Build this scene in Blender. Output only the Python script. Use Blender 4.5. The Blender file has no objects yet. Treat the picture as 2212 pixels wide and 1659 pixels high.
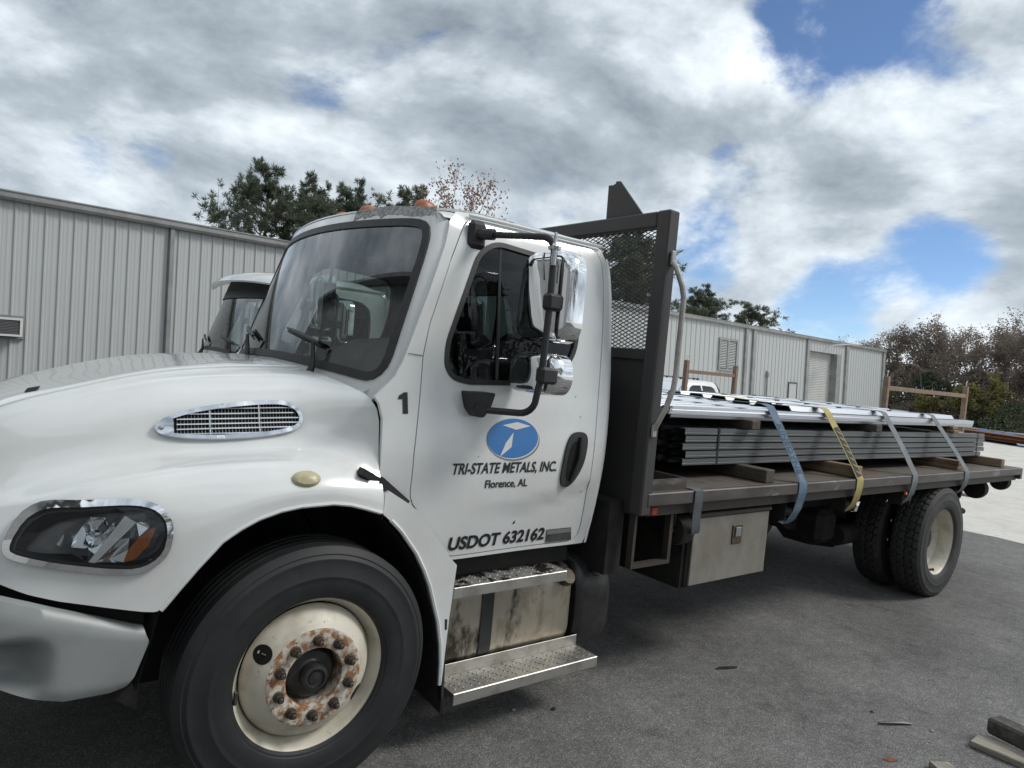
import bpy, bmesh, math, random
import numpy as np
from mathutils import Vector, Matrix
from mathutils.geometry import delaunay_2d_cdt

scene = bpy.context.scene
COL = scene.collection
rad = math.radians

# ------------------------------------------------------------------ camera
cam_data = bpy.data.cameras.new("camera")
cam_data.sensor_width = 36.0
cam_data.lens = 24.416
cam_data.clip_start = 0.05
cam_data.clip_end = 2000.0
cam = bpy.data.objects.new("camera", cam_data)
COL.objects.link(cam)
_r = Vector((0.78704657, -0.61003759, 0.09171604))
_u = Vector((-0.0510627, 0.0837409, 0.99517841))
_f = Vector((0.61477662, 0.78793502, -0.03475782))
cam.matrix_world = Matrix(((_r.x, _u.x, -_f.x, -1.08434), (_r.y, _u.y, -_f.y, -3.60729),
                           (_r.z, _u.z, -_f.z, 1.75399), (0, 0, 0, 1)))
scene.camera = cam

# ------------------------------------------------------------------ world
SUN_DIR = Vector((0.66, -0.46, 0.80)).normalized()     # towards the veiled sun
world = bpy.data.worlds.new("World")
scene.world = world
world.use_nodes = True
wn, wl = world.node_tree.nodes, world.node_tree.links
wn.clear()


def N(nodes, typ, **kw):
    n = nodes.new(typ)
    for k, v in kw.items():
        if k.startswith('i_'):
            n.inputs[k[2:].replace('_', ' ')].default_value = v
        else:
            setattr(n, k, v)
    return n


w_out = N(wn, 'ShaderNodeOutputWorld')
w_tc = N(wn, 'ShaderNodeTexCoord')
w_sky = N(wn, 'ShaderNodeTexSky', sky_type='NISHITA', sun_disc=False)
w_sky.sun_elevation = math.asin(SUN_DIR.z)
w_sky.sun_rotation = math.atan2(SUN_DIR.x, SUN_DIR.y)
w_sky.air_density = 1.0
w_sky.dust_density = 0.0
w_sky.altitude = 2500
w_sky.ozone_density = 4.0
w_bsky = N(wn, 'ShaderNodeBackground')
w_bsky.inputs['Strength'].default_value = 0.10
wl.new(w_sky.outputs[0], w_bsky.inputs['Color'])


def wmath(op, a, b=None, c=None, clamp=False):
    n = wn.new('ShaderNodeMath')
    n.operation = op
    n.use_clamp = clamp
    for i, v in enumerate((a, b, c)):
        if v is None:
            continue
        if isinstance(v, (int, float)):
            n.inputs[i].default_value = v
        else:
            wl.new(v, n.inputs[i])
    return n.outputs[0]


def wnoise(scale, detail, rough, off, dist=0.0, stretch=(1, 1, 1.9)):
    mp = N(wn, 'ShaderNodeMapping')
    mp.inputs['Location'].default_value = off
    mp.inputs['Rotation'].default_value = (rad(6), rad(-9), 0)
    mp.inputs['Scale'].default_value = stretch
    wl.new(w_tc.outputs['Generated'], mp.inputs['Vector'])
    n = N(wn, 'ShaderNodeTexNoise')
    n.inputs['Scale'].default_value = scale
    n.inputs['Detail'].default_value = detail
    n.inputs['Roughness'].default_value = rough
    n.inputs['Distortion'].default_value = dist
    wl.new(mp.outputs[0], n.inputs['Vector'])
    return n.outputs['Fac']


def wgap(d, inner, outer, amt):
    """an opening of clear sky between the clouds around direction d"""
    dp = N(wn, 'ShaderNodeVectorMath', operation='DOT_PRODUCT')
    dp.inputs[1].default_value = Vector(d).normalized()
    wl.new(w_tc.outputs['Generated'], dp.inputs[0])
    mr = N(wn, 'ShaderNodeMapRange', interpolation_type='SMOOTHSTEP')
    mr.inputs['From Min'].default_value = math.cos(rad(outer))
    mr.inputs['From Max'].default_value = math.cos(rad(inner))
    mr.inputs['To Min'].default_value = 0
    mr.inputs['To Max'].default_value = amt
    wl.new(dp.outputs['Value'], mr.inputs['Value'])
    return mr.outputs[0]


def pixdir(px, py):
    return _f + _r * ((px - 1106) / 1500.25) - _u * ((py - 829.5) / 1500.25)


OFS = Vector((2.4, 5.3, 1.1))
base = wnoise(2.3, 12, 0.585, OFS, 0.15)
towards = wnoise(2.3, 12, 0.585, OFS + Vector((0.030, -0.018, 0.085)), 0.15)
cover = wmath('ADD', wmath('MULTIPLY', wmath('SUBTRACT', base, 0.5), 2.1), 0.57)
gaps = None
for (px, py, a, b, amt) in ((1860, 30, 0.5, 9, 0.25), (2160, 90, 0.5, 12, 0.30), (1590, 450, 0.5, 7, 0.30), (1800, 645, 0.5, 5, 0.26), (1500, 540, .5, 5, 0.26), (1640, 250, .5, 7, .16), (2050, 480, .5, 6, .18),
                            (1740, 100, 0.5, 6, 0.20), (690, 190, 0.5, 4, 0.08), (270, 360, 0.5, 6, 0.28), (130, 380, .5, 4, .18), (2000, 560, 0.5, 5, 0.22)):
    g = wgap(pixdir(px, py), a, b, amt)
    gaps = g if gaps is None else wmath('ADD', gaps, g)
cov = wmath('SUBTRACT', cover, gaps)
mask = N(wn, 'ShaderNodeMapRange', interpolation_type='SMOOTHSTEP')
mask.inputs['From Min'].default_value = 0.12
mask.inputs['From Max'].default_value = 0.38
wl.new(cov, mask.inputs['Value'])
# brightness: thick parts are grey below, the sides turned to the light are white
relief = wmath('MULTIPLY', wmath('SUBTRACT', base, towards), 2.6)
thick = wmath('MULTIPLY', wmath('SUBTRACT', cov, 0.50), -0.40)
large = wmath('MULTIPLY', wmath('SUBTRACT', wnoise(1.3, 4, 0.5, (4.7, 0.6, 2.9)), 0.5), -1.1)
lum = wmath('ADD', wmath('ADD', wmath('ADD', relief, thick), large), 0.60)
lum = wmath('SUBTRACT', lum, wgap(pixdir(260, 60), 2, 17, 0.24))      # the dark cloud bank on the left
lum = wmath('SUBTRACT', lum, wgap(pixdir(1000, -60), 2, 13, 0.18))
ramp = N(wn, 'ShaderNodeValToRGB')
cr = ramp.color_ramp
cr.elements[0].position = 0.10
cr.elements[0].color = (0.22, 0.262, 0.305, 1)
cr.elements[1].position = 0.86
cr.elements[1].color = (0.82, 0.875, 0.915, 1)
e = cr.elements.new(0.40)
e.color = (0.37, 0.425, 0.475, 1)
e = cr.elements.new(0.62)
e.color = (0.58, 0.64, 0.69, 1)
wl.new(lum, ramp.inputs[0])
w_bcl = N(wn, 'ShaderNodeBackground')
w_bcl.inputs['Strength'].default_value = 1.0
wl.new(ramp.outputs[0], w_bcl.inputs['Color'])
w_mix = N(wn, 'ShaderNodeMixShader')
wl.new(mask.outputs[0], w_mix.inputs[0])
wl.new(w_bsky.outputs[0], w_mix.inputs[1])
wl.new(w_bcl.outputs[0], w_mix.inputs[2])
wl.new(w_mix.outputs[0], w_out.inputs['Surface'])

# ------------------------------------------------------------------ sun (veiled by cloud: soft)
sun_data = bpy.data.lights.new("sun", 'SUN')
sun_data.energy = 1.5
sun_data.angle = rad(16)
sun_data.color = (1.0, 0.96, 0.90)
sun = bpy.data.objects.new("sun", sun_data)
sun.rotation_euler = (-SUN_DIR).to_track_quat('-Z', 'Y').to_euler()
sun.location = (0, 0, 40)
COL.objects.link(sun)

scene.view_settings.view_transform = 'Standard'
scene.view_settings.look = 'None'
scene.view_settings.exposure = 0.38
scene.view_settings.gamma = 1.0
scene.view_settings.use_curve_mapping = False
scene.cycles.max_bounces = 10
scene.cycles.transparent_max_bounces = 24
scene.cycles.caustics_reflective = False
scene.cycles.caustics_refractive = False

# ================================================================== helpers
MATS = {}


def material(name, col, rough=0.5, metal=0.0, coat=0.0, col2=None, nscale=6.0, nmin=0.4, nmax=0.65, detail=6,
             bump=0.0, bscale=60.0, rvar=0.0, stretch=None, ior=None, col3=None, n3=30.0, t3=(0.6, 0.7), spec=None, nrough=0.6):
    m = bpy.data.materials.new(name)
    m.use_nodes = True
    nt = m.node_tree
    b = nt.nodes['Principled BSDF']
    b.inputs['Base Color'].default_value = (*col, 1)
    b.inputs['Roughness'].default_value = rough
    b.inputs['Metallic'].default_value = metal
    b.inputs['Coat Weight'].default_value = coat
    b.inputs['Coat Roughness'].default_value = 0.06
    if ior:
        b.inputs['IOR'].default_value = ior
    if spec is not None:
        b.inputs['Specular IOR Level'].default_value = spec
    tc = nt.nodes.new('ShaderNodeTexCoord')
    vec = tc.outputs['Object']
    if stretch:
        mp = nt.nodes.new('ShaderNodeMapping')
        mp.inputs['Scale'].default_value = stretch
        nt.links.new(vec, mp.inputs['Vector'])
        vec = mp.outputs[0]

    def noise(s, d=detail, r=nrough):
        n = nt.nodes.new('ShaderNodeTexNoise')
        n.inputs['Scale'].default_value = s
        n.inputs['Detail'].default_value = d
        n.inputs['Roughness'].default_value = r
        nt.links.new(vec, n.inputs['Vector'])
        return n.outputs['Fac']

    def mrange(v, a, c, t0=0.0, t1=1.0):
        n = nt.nodes.new('ShaderNodeMapRange')
        n.inputs['From Min'].default_value = a
        n.inputs['From Max'].default_value = c
        n.inputs['To Min'].default_value = t0
        n.inputs['To Max'].default_value = t1
        nt.links.new(v, n.inputs['Value'])
        return n.outputs[0]
    cur = None
    if col2 is not None:
        f = noise(nscale)
        mx = nt.nodes.new('ShaderNodeMix')
        mx.data_type = 'RGBA'
        mx.inputs['A'].default_value = (*col, 1)
        mx.inputs['B'].default_value = (*col2, 1)
        nt.links.new(mrange(f, nmin, nmax), mx.inputs['Factor'])
        cur = mx.outputs['Result']
        if rvar:
            nt.links.new(mrange(f, nmin, nmax, rough, rough + rvar), b.inputs['Roughness'])
    if col3 is not None:
        f = noise(n3, 4)
        mx = nt.nodes.new('ShaderNodeMix')
        mx.data_type = 'RGBA'
        if cur is None:
            mx.inputs['A'].default_value = (*col, 1)
        else:
            nt.links.new(cur, mx.inputs['A'])
        mx.inputs['B'].default_value = (*col3, 1)
        nt.links.new(mrange(f, t3[0], t3[1]), mx.inputs['Factor'])
        cur = mx.outputs['Result']
    if cur is not None:
        nt.links.new(cur, b.inputs['Base Color'])
    if bump:
        bp = nt.nodes.new('ShaderNodeBump')
        bp.inputs['Strength'].default_value = bump
        bp.inputs['Distance'].default_value = 0.01
        nt.links.new(noise(bscale, 5), bp.inputs['Height'])
        nt.links.new(bp.outputs[0], b.inputs['Normal'])
    MATS[name] = m
    return m


def glass_material(name, tint, refl_ior=1.5, rough=0.0):
    """thin window pane: tinted see-through with mirror reflections"""
    m = bpy.data.materials.new(name)
    m.use_nodes = True
    nt = m.node_tree
    nt.nodes.clear()
    out = nt.nodes.new('ShaderNodeOutputMaterial')
    tr = nt.nodes.new('ShaderNodeBsdfTransparent')
    tr.inputs[0].default_value = (*tint, 1)
    gl = nt.nodes.new('ShaderNodeBsdfGlossy')
    gl.inputs['Roughness'].default_value = rough
    gl.inputs['Color'].default_value = (0.95, 0.97, 1, 1)
    fr = nt.nodes.new('ShaderNodeFresnel')
    fr.inputs['IOR'].default_value = refl_ior
    mx = nt.nodes.new('ShaderNodeMixShader')
    nt.links.new(fr.outputs[0], mx.inputs[0])
    nt.links.new(tr.outputs[0], mx.inputs[1])
    nt.links.new(gl.outputs[0], mx.inputs[2])
    nt.links.new(mx.outputs[0], out.inputs['Surface'])
    MATS[name] = m
    return m


class MB:
    """collects geometry for one mesh"""

    def __init__(s):
        s.v = []
        s.f = []

    def add(s, vs, fs):
        o = len(s.v)
        s.v.extend(tuple(float(c) for c in q) for q in vs)
        s.f.extend(tuple(i + o for i in f) for f in fs)
        return s

    def box(s, lo, hi, bev=0.0, M=None):
        lo = list(lo)
        hi = list(hi)
        for k in range(3):
            if lo[k] > hi[k]:
                lo[k], hi[k] = hi[k], lo[k]
        b = min(bev, 0.49 * min(hi[k] - lo[k] for k in range(3)))
        if b <= 0:
            vs = [(x, y, z) for x in (lo[0], hi[0]) for y in (lo[1], hi[1]) for z in (lo[2], hi[2])]
            fs = [(0, 1, 3, 2), (4, 6, 7, 5), (0, 4, 5, 1), (2, 3, 7, 6), (0, 2, 6, 4), (1, 5, 7, 3)]
        else:
            vs = []
            idx = {}
            for ix in (0, 1):
                for iy in (0, 1):
                    for iz in (0, 1):
                        c = (lo, hi)
                        P = [c[ix][0], c[iy][1], c[iz][2]]
                        sg = (1 - 2 * ix, 1 - 2 * iy, 1 - 2 * iz)
                        for ax in range(3):
                            q = [P[k] + (sg[k] * b if k != ax else 0) for k in range(3)]
                            idx[(ix, iy, iz, ax)] = len(vs)
                            vs.append(q)
            fs = []
            for ax in range(3):
                o = [k for k in range(3) if k != ax]
                for sd in (0, 1):
                    key = []
                    for a, c in ((0, 0), (1, 0), (1, 1), (0, 1)):
                        t = [0, 0, 0]
                        t[ax] = sd
                        t[o[0]] = a
                        t[o[1]] = c
                        key.append(idx[(*t, ax)])
                    fs.append(tuple(key))
                for a in (0, 1):
                    for c in (0, 1):
                        t0 = [0, 0, 0]
                        t0[o[0]] = a
                        t0[o[1]] = c
                        t1 = list(t0)
                        t1[ax] = 1
                        fs.append((idx[(*t0, o[0])], idx[(*t1, o[0])], idx[(*t1, o[1])], idx[(*t0, o[1])]))
            for ix in (0, 1):
                for iy in (0, 1):
                    for iz in (0, 1):
                        fs.append(tuple(idx[(ix, iy, iz, a)] for a in range(3)))
        if M is not None:
            vs = [M @ Vector(q) for q in vs]
        return s.add(vs, fs)

    def tube(s, pts, r, n=10, caps=True, closed=False):
        pts = [Vector(q) for q in pts]
        k = len(pts)
        rs = r if isinstance(r, (list, tuple)) else [r] * k
        vs = []
        up = None
        for i, q in enumerate(pts):
            if closed:
                t = pts[(i + 1) % k] - pts[i - 1]
            else:
                t = pts[min(i + 1, k - 1)] - pts[max(i - 1, 0)]
            t.normalize()
            if up is None:
                up = t.orthogonal().normalized()
            up = (up - t * up.dot(t))
            if up.length < 1e-6:
                up = t.orthogonal()
            up.normalize()
            sd = t.cross(up)
            for j in range(n):
                a = 2 * math.pi * j / n
                vs.append(q + (up * math.cos(a) + sd * math.sin(a)) * rs[i])
        fs = []
        for i in range(k if closed else k - 1):
            i2 = (i + 1) % k
            for j in range(n):
                j2 = (j + 1) % n
                fs.append((i * n + j, i * n + j2, i2 * n + j2, i2 * n + j))
        if caps and not closed:
            fs.append(tuple(range(n))[::-1])
            fs.append(tuple((k - 1) * n + j for j in range(n)))
        return s.add(vs, fs)

    def bar(s, a, b, w, h, up=(0, 0, 1)):
        """rectangular bar from a to b"""
        a, b = Vector(a), Vector(b)
        t = (b - a).normalized()
        upv = Vector(up)
        sd = t.cross(upv)
        if sd.length < 1e-6:
            sd = t.orthogonal()
        sd.normalize()
        u2 = sd.cross(t)
        vs = []
        for q in (a, b):
            for (i, j) in ((-1, -1), (1, -1), (1, 1), (-1, 1)):
                vs.append(q + sd * (i * w / 2) + u2 * (j * h / 2))
        return s.add(vs, [(0, 1, 2, 3), (7, 6, 5, 4), (0, 4, 5, 1), (1, 5, 6, 2), (2, 6, 7, 3), (3, 7, 4, 0)])

    def lathe(s, prof, n=48, axis='y', M=None, close=False):
        """prof: (r, d) pairs; turned round the axis; d runs along the axis"""
        vs = []
        for (r, d) in prof:
            for j in range(n):
                a = 2 * math.pi * j / n
                c, q = r * math.cos(a), r * math.sin(a)
                p = {'y': (c, d, q), 'z': (c, q, d), 'x': (d, c, q)}[axis]
                vs.append(M @ Vector(p) if M is not None else p)
        fs = []
        m = len(prof)
        for i in range(m if close else m - 1):
            i2 = (i + 1) % m
            for j in range(n):
                j2 = (j + 1) % n
                fs.append((i * n + j, i * n + j2, i2 * n + j2, i2 * n + j))
        return s.add(vs, fs)

    def disc(s, c, r, axis='y', n=24, ry=None):
        vs = []
        ry = ry or r
        for j in range(n):
            a = 2 * math.pi * j / n
            q = {'y': (r * math.cos(a), 0, ry * math.sin(a)), 'z': (r * math.cos(a), ry * math.sin(a), 0), 'x': (0, r * math.cos(a), ry * math.sin(a))}[axis]
            vs.append((c[0] + q[0], c[1] + q[1], c[2] + q[2]))
        return s.add(vs, [tuple(range(n))])

    def prism(s, poly, lo, hi, axis='y'):
        """extrude a 2D polygon along an axis; poly in the two other axes (xz for y, xy for z, yz for x)"""
        def mk(a, b, d):
            return {'y': (a, d, b), 'z': (a, b, d), 'x': (d, a, b)}[axis]
        n = len(poly)
        vs = [mk(a, b, lo) for a, b in poly] + [mk(a, b, hi) for a, b in poly]
        fs = [(i, (i + 1) % n, (i + 1) % n + n, i + n) for i in range(n)]
        o = len(s.v)
        s.add(vs, fs)
        bad = delaunay_2d_cdt([Vector(q) for q in poly], [], [list(range(n))], 0, 1e-7)
        if len(bad[0]) == n:
            org = [k[0] for k in bad[3]]
            for t in bad[2]:
                cx = sum(bad[0][i][0] for i in t) / 3
                cy = sum(bad[0][i][1] for i in t) / 3
                if inside((cx, cy), poly):
                    s.f.append(tuple(o + org[i] for i in t))
                    s.f.append(tuple(o + n + org[i] for i in reversed(t)))
        return s

    def mesh(s, name):
        me = bpy.data.meshes.new(name)
        me.from_pydata(s.v, [], s.f)
        return me


def finish(me, smooth=35.0, recalc=True, merge=0.0):
    bm = bmesh.new()
    bm.from_mesh(me)
    if merge:
        bmesh.ops.remove_doubles(bm, verts=bm.verts, dist=merge)
    if recalc:
        bmesh.ops.recalc_face_normals(bm, faces=bm.faces)
    if smooth:
        for f in bm.faces:
            f.smooth = True
        lim = rad(smooth)
        for ed in bm.edges:
            if len(ed.link_faces) == 2:
                ed.smooth = ed.calc_face_angle(0) < lim
    bm.to_mesh(me)
    bm.free()
    return me


def link(o, parent=None):
    COL.objects.link(o)
    if parent is not None:
        o.parent = parent
    return o


def part(name, mb, mat, parent=None, smooth=35.0, loc=None, rot=None, merge=0.0, recalc=True, label=None):
    me = mb if isinstance(mb, bpy.types.Mesh) else finish(mb.mesh(name), smooth, recalc, merge)
    if mat is not None and not me.materials:
        me.materials.append(MATS[mat] if isinstance(mat, str) else mat)
    o = bpy.data.objects.new(name, me)
    link(o, parent)
    if loc is not None:
        o.location = loc
    if rot is not None:
        o.rotation_euler = rot
    if label:
        o['label'] = label
    return o


def tag(o, label, cat, group=None, kind=None):
    o['label'] = label
    o['category'] = cat
    if group:
        o['group'] = group
    if kind:
        o['kind'] = kind
    return o


def thing(name, label, cat, loc=(0, 0, 0), rot=(0, 0, 0), group=None):
    o = bpy.data.objects.new(name, None)
    o.empty_display_size = 0.2
    COL.objects.link(o)
    o.location = loc
    o.rotation_euler = rot
    return tag(o, label, cat, group)


def solo(name, mb, mat, label, cat, group=None, smooth=35.0, merge=0.0):
    """a thing that is one mesh: its origin is moved to its base"""
    v = np.array(mb.v)
    c = (v.min(0) + v.max(0)) / 2
    c[2] = v[:, 2].min()
    mb.v = [tuple(q) for q in (v - c)]
    o = part(name, mb, mat, None, smooth, loc=tuple(c), merge=merge)
    return tag(o, label, cat, group)


def copy_tree(o, parent=None, skip=()):
    c = o.copy()
    COL.objects.link(c)
    c.parent = parent
    for ch in list(o.children):
        if ch.name.split('.')[0] in skip:
            continue
        copy_tree(ch, c, skip)
    return c


# ---- 2D geometry
def inside(q, poly):
    x, y = q
    r = False
    n = len(poly)
    j = n - 1
    for i in range(n):
        xi, yi = poly[i]
        xj, yj = poly[j]
        if (yi > y) != (yj > y) and x < (xj - xi) * (y - yi) / (yj - yi) + xi:
            r = not r
        j = i
    return r


def resample(poly, step, closed=True):
    out = []
    n = len(poly)
    for i in range(n if closed else n - 1):
        a, b = poly[i], poly[(i + 1) % n]
        d = math.hypot(a[0] - b[0], a[1] - b[1])
        k = max(1, int(math.ceil(d / step)))
        for j in range(k):
            t = j / k
            out.append((a[0] + (b[0] - a[0]) * t, a[1] + (b[1] - a[1]) * t))
    if not closed:
        out.append(poly[-1])
    return out


def smooth_poly(poly, it=2):
    """Chaikin corner cutting of a closed outline"""
    for _ in range(it):
        o = []
        n = len(poly)
        for i in range(n):
            a, b = poly[i], poly[(i + 1) % n]
            o.append((a[0] * .75 + b[0] * .25, a[1] * .75 + b[1] * .25))
            o.append((a[0] * .25 + b[0] * .75, a[1] * .25 + b[1] * .75))
        poly = o
    return poly


def area(poly):
    return 0.5 * sum(poly[i - 1][0] * poly[i][1] - poly[i][0] * poly[i - 1][1] for i in range(len(poly)))


def offset(poly, d):
    """grow (d>0) or shrink (d<0) an outline"""
    sg = 1 if area(poly) > 0 else -1
    n = len(poly)
    out = []
    for i in range(n):
        a, b, c = poly[i - 1], poly[i], poly[(i + 1) % n]
        n1 = np.array([b[1] - a[1], a[0] - b[0]])
        n2 = np.array([c[1] - b[1], b[0] - c[0]])
        l1, l2 = np.hypot(*n1), np.hypot(*n2)
        if l1 < 1e-9 or l2 < 1e-9:
            m = n1 + n2
        else:
            m = n1 / l1 + n2 / l2
        l = np.hypot(*m)
        if l < 1e-9:
            out.append(b)
            continue
        m = m / l
        k = 1.0 / max(0.5, float(m @ (n1 / max(l1, 1e-9))))
        out.append((b[0] + sg * d * m[0] * k, b[1] + sg * d * m[1] * k))
    return out


def rounded(pts, r, n=5):
    """polygon with rounded corners; r a number or list"""
    out = []
    k = len(pts)
    for i in range(k):
        a, b, c = [np.array(pts[j % k], float) for j in (i - 1, i, i + 1)]
        rr = r[i] if isinstance(r, (list, tuple)) else r
        d1, d2 = a - b, c - b
        l1, l2 = np.hypot(*d1), np.hypot(*d2)
        t = min(rr, l1 * .48, l2 * .48)
        p1, p2 = b + d1 / l1 * t, b + d2 / l2 * t
        for j in range(n + 1):
            u = j / n
            q = (1 - u) ** 2 * p1 + 2 * u * (1 - u) * b + u * u * p2
            out.append((float(q[0]), float(q[1])))
    return out


def panel(outline, holes, surf, thick, step=0.05, mb=None):
    """sheet with an outline (and holes) in a 2D chart, carried onto a surface:
    surf(a, b) -> (point, inward unit vector)"""
    mb = mb or MB()
    loops = [resample(outline, step)] + [resample(h, step) for h in holes]
    pts, edges = [], []
    for lp in loops:
        o = len(pts)
        pts += lp
        edges += [(o + i, o + (i + 1) % len(lp)) for i in range(len(lp))]
    arr = np.array(pts)
    lo, hi = arr.min(0), arr.max(0)
    nb = len(pts)
    for i in range(int((hi[0] - lo[0]) / step) + 1):
        for j in range(int((hi[1] - lo[1]) / step) + 1):
            q = (lo[0] + (i + .5) * step, lo[1] + (j + .5) * step)
            if inside(q, loops[0]) and not any(inside(q, h) for h in loops[1:]):
                if np.min(np.hypot(arr[:, 0] - q[0], arr[:, 1] - q[1])) > step * .45:
                    pts.append(q)
    res = delaunay_2d_cdt([Vector(q) for q in pts], edges, [], 0, 1e-6)
    V, E, F = res[0], res[1], res[2]
    tris = []
    for t in F:
        c = (sum(V[i][0] for i in t) / 3, sum(V[i][1] for i in t) / 3)
        if inside(c, loops[0]) and not any(inside(c, h) for h in loops[1:]):
            tris.append(tuple(t))
    n = len(V)
    top, bot = [], []
    for q in V:
        P, nv = surf(q[0], q[1])
        top.append(P)
        bot.append((P[0] + nv[0] * thick, P[1] + nv[1] * thick, P[2] + nv[2] * thick))
    fs = list(tris)
    if thick:
        fs += [tuple(i + n for i in reversed(t)) for t in tris]
        cnt = {}
        for t in tris:
            for i in range(3):
                a, b = t[i], t[(i + 1) % 3]
                k = (min(a, b), max(a, b))
                cnt.setdefault(k, []).append((a, b))
        for k, l in cnt.items():
            if len(l) == 1:
                a, b = l[0]
                fs.append((b, a, a + n, b + n))
    mb.add(top + (bot if thick else []), fs)
    return mb


def hermite(xs, ys, x):
    """smooth interpolation through a table (ys may be an array of vectors)"""
    xs = np.asarray(xs, float)
    ys = np.asarray(ys, float)
    x = float(np.clip(x, xs[0], xs[-1]))
    i = int(np.clip(np.searchsorted(xs, x) - 1, 0, len(xs) - 2))

    def slope(k):
        if k == 0:
            return (ys[1] - ys[0]) / (xs[1] - xs[0])
        if k == len(xs) - 1:
            return (ys[-1] - ys[-2]) / (xs[-1] - xs[-2])
        return (ys[k + 1] - ys[k - 1]) / (xs[k + 1] - xs[k - 1])
    h = xs[i + 1] - xs[i]
    t = (x - xs[i]) / h
    m0, m1 = slope(i) * h, slope(i + 1) * h
    return (2 * t**3 - 3 * t**2 + 1) * ys[i] + (t**3 - 2 * t**2 + t) * m0 + (-2 * t**3 + 3 * t**2) * ys[i + 1] + (t**3 - t**2) * m1


def text_shapes(body, shear=0.0, bold=0.0, xs=1.0):
    """flat letter shapes from the built-in font: 2D verts and faces, 1 unit high capitals"""
    cu = bpy.data.curves.new("lettering", 'FONT')
    cu.body = body
    cu.shear = shear
    cu.offset = bold
    cu.resolution_u = 4
    cu.space_character = 1.0
    o = bpy.data.objects.new("lettering", cu)
    COL.objects.link(o)
    dg = bpy.context.evaluated_depsgraph_get()
    dg.update()
    me = o.evaluated_get(dg).to_mesh()
    v = np.array([tuple(q.co)[:2] for q in me.vertices])
    f = [tuple(q.vertices) for q in me.polygons]
    o.evaluated_get(dg).to_mesh_clear()
    bpy.data.objects.remove(o)
    bpy.data.curves.remove(cu)
    return v, f


def lerp(a, b, t):
    return a + (b - a) * t


def sstep(a, b, x):
    t = min(1.0, max(0.0, (x - a) / (b - a)))
    return t * t * (3 - 2 * t)

# ================================================================== materials
material('paint_white', (0.73, 0.745, 0.74), 0.20, coat=0.9, col2=(0.66, 0.655, 0.63), nscale=2.2, nmin=0.45, nmax=0.75, rvar=0.12,
         col3=(0.52, 0.49, 0.44), n3=55, t3=(0.70, 0.80))
material('paint_white_b', (0.72, 0.73, 0.73), 0.35, coat=0.3, col2=(0.62, 0.62, 0.60), nscale=3.0, nmin=0.4, nmax=0.7)
material('roof_patch', (0.30, 0.30, 0.29), 0.85, col2=(0.55, 0.55, 0.54), nscale=60, nmin=0.45, nmax=0.6, bump=0.6, bscale=220)
material('wheel_cream', (0.60, 0.56, 0.47), 0.45, col2=(0.42, 0.37, 0.28), nscale=9, nmin=0.48, nmax=0.72, col3=(0.22, 0.13, 0.07), n3=28, t3=(0.66, 0.76))
material('wheel_rust', (0.60, 0.56, 0.48), 0.55, col2=(0.30, 0.14, 0.06), nscale=30, nmin=0.44, nmax=0.58, detail=10, col3=(0.16, 0.07, 0.03), n3=70, t3=(0.58, 0.70), bump=0.25, bscale=120)
material('lug_steel', (0.07, 0.063, 0.055), 0.5, metal=0.5, col2=(0.13, 0.09, 0.06), nscale=50)
material('hub_black', (0.020, 0.020, 0.021), 0.38, col2=(0.04, 0.037, 0.033), nscale=20)
material('rubber', (0.011, 0.0125, 0.0140), 0.62, col2=(0.024, 0.025, 0.025), nscale=7, nmin=0.4, nmax=0.75, bump=0.06, bscale=90)
material('rubber_worn', (0.026, 0.026, 0.026), 0.7, col2=(0.055, 0.053, 0.049), nscale=8, nmin=0.35, nmax=0.75, bump=0.1, bscale=120)
material('black_plastic', (0.018, 0.0185, 0.0195), 0.5, col2=(0.032, 0.032, 0.033), nscale=12, bump=0.08, bscale=300)
material('liner', (0.007, 0.007, 0.007), 0.9, col2=(0.02, 0.018, 0.016), nscale=14)
material('dark_gap', (0.004, 0.004, 0.004), 0.95)
material('chrome', (0.82, 0.83, 0.85), 0.045, metal=1.0)
material('chrome_dull', (0.62, 0.63, 0.65), 0.16, metal=1.0)
material('bumper_grey', (0.27, 0.285, 0.285), 0.45, metal=0.1, col2=(0.23, 0.243, 0.243), nscale=5, col3=(0.5, 0.5, 0.48), n3=40, t3=(0.74, 0.82))
material('alu_step', (0.46, 0.45, 0.42), 0.42, metal=0.75, col2=(0.30, 0.28, 0.25), nscale=10, nmin=0.45, nmax=0.7, bump=0.1, bscale=150)
material('step_worn', (0.50, 0.49, 0.46), 0.42, metal=0.6, col2=(0.045, 0.038, 0.034), nscale=9, nmin=0.50, nmax=0.54, detail=9)
material('tank_alu', (0.42, 0.38, 0.31), 0.42, metal=0.65, col2=(0.06, 0.05, 0.042), nscale=3.2, nmin=0.54, nmax=0.60, detail=9, stretch=(1.1, 1, 0.55), col3=(0.30, 0.25, 0.18), n3=14, t3=(0.5, 0.7))
material('bed_steel', (0.055, 0.050, 0.046), 0.6, metal=0.35, col2=(0.085, 0.062, 0.047), nscale=6, nmin=0.4, nmax=0.7, col3=(0.15, 0.14, 0.13), n3=22, t3=(0.62, 0.76), bump=0.12, bscale=90)
material('rail_steel', (0.115, 0.105, 0.097), 0.52, metal=0.4, col2=(0.065, 0.055, 0.048), nscale=7, nmin=0.42, nmax=0.68, col3=(0.25, 0.24, 0.225), n3=9, t3=(0.58, 0.72), stretch=(0.35, 1, 1))
material('headboard_steel', (0.062, 0.061, 0.062), 0.55, metal=0.3, col2=(0.075, 0.055, 0.045), nscale=5, nmin=0.5, nmax=0.75, bump=0.08, bscale=80)
material('deck_steel', (0.13, 0.115, 0.10), 0.62, metal=0.3, col2=(0.15, 0.09, 0.05), nscale=2.6, nmin=0.48, nmax=0.68, col3=(0.06, 0.055, 0.05), n3=12, t3=(0.52, 0.7), bump=0.1, bscale=70)
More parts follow.
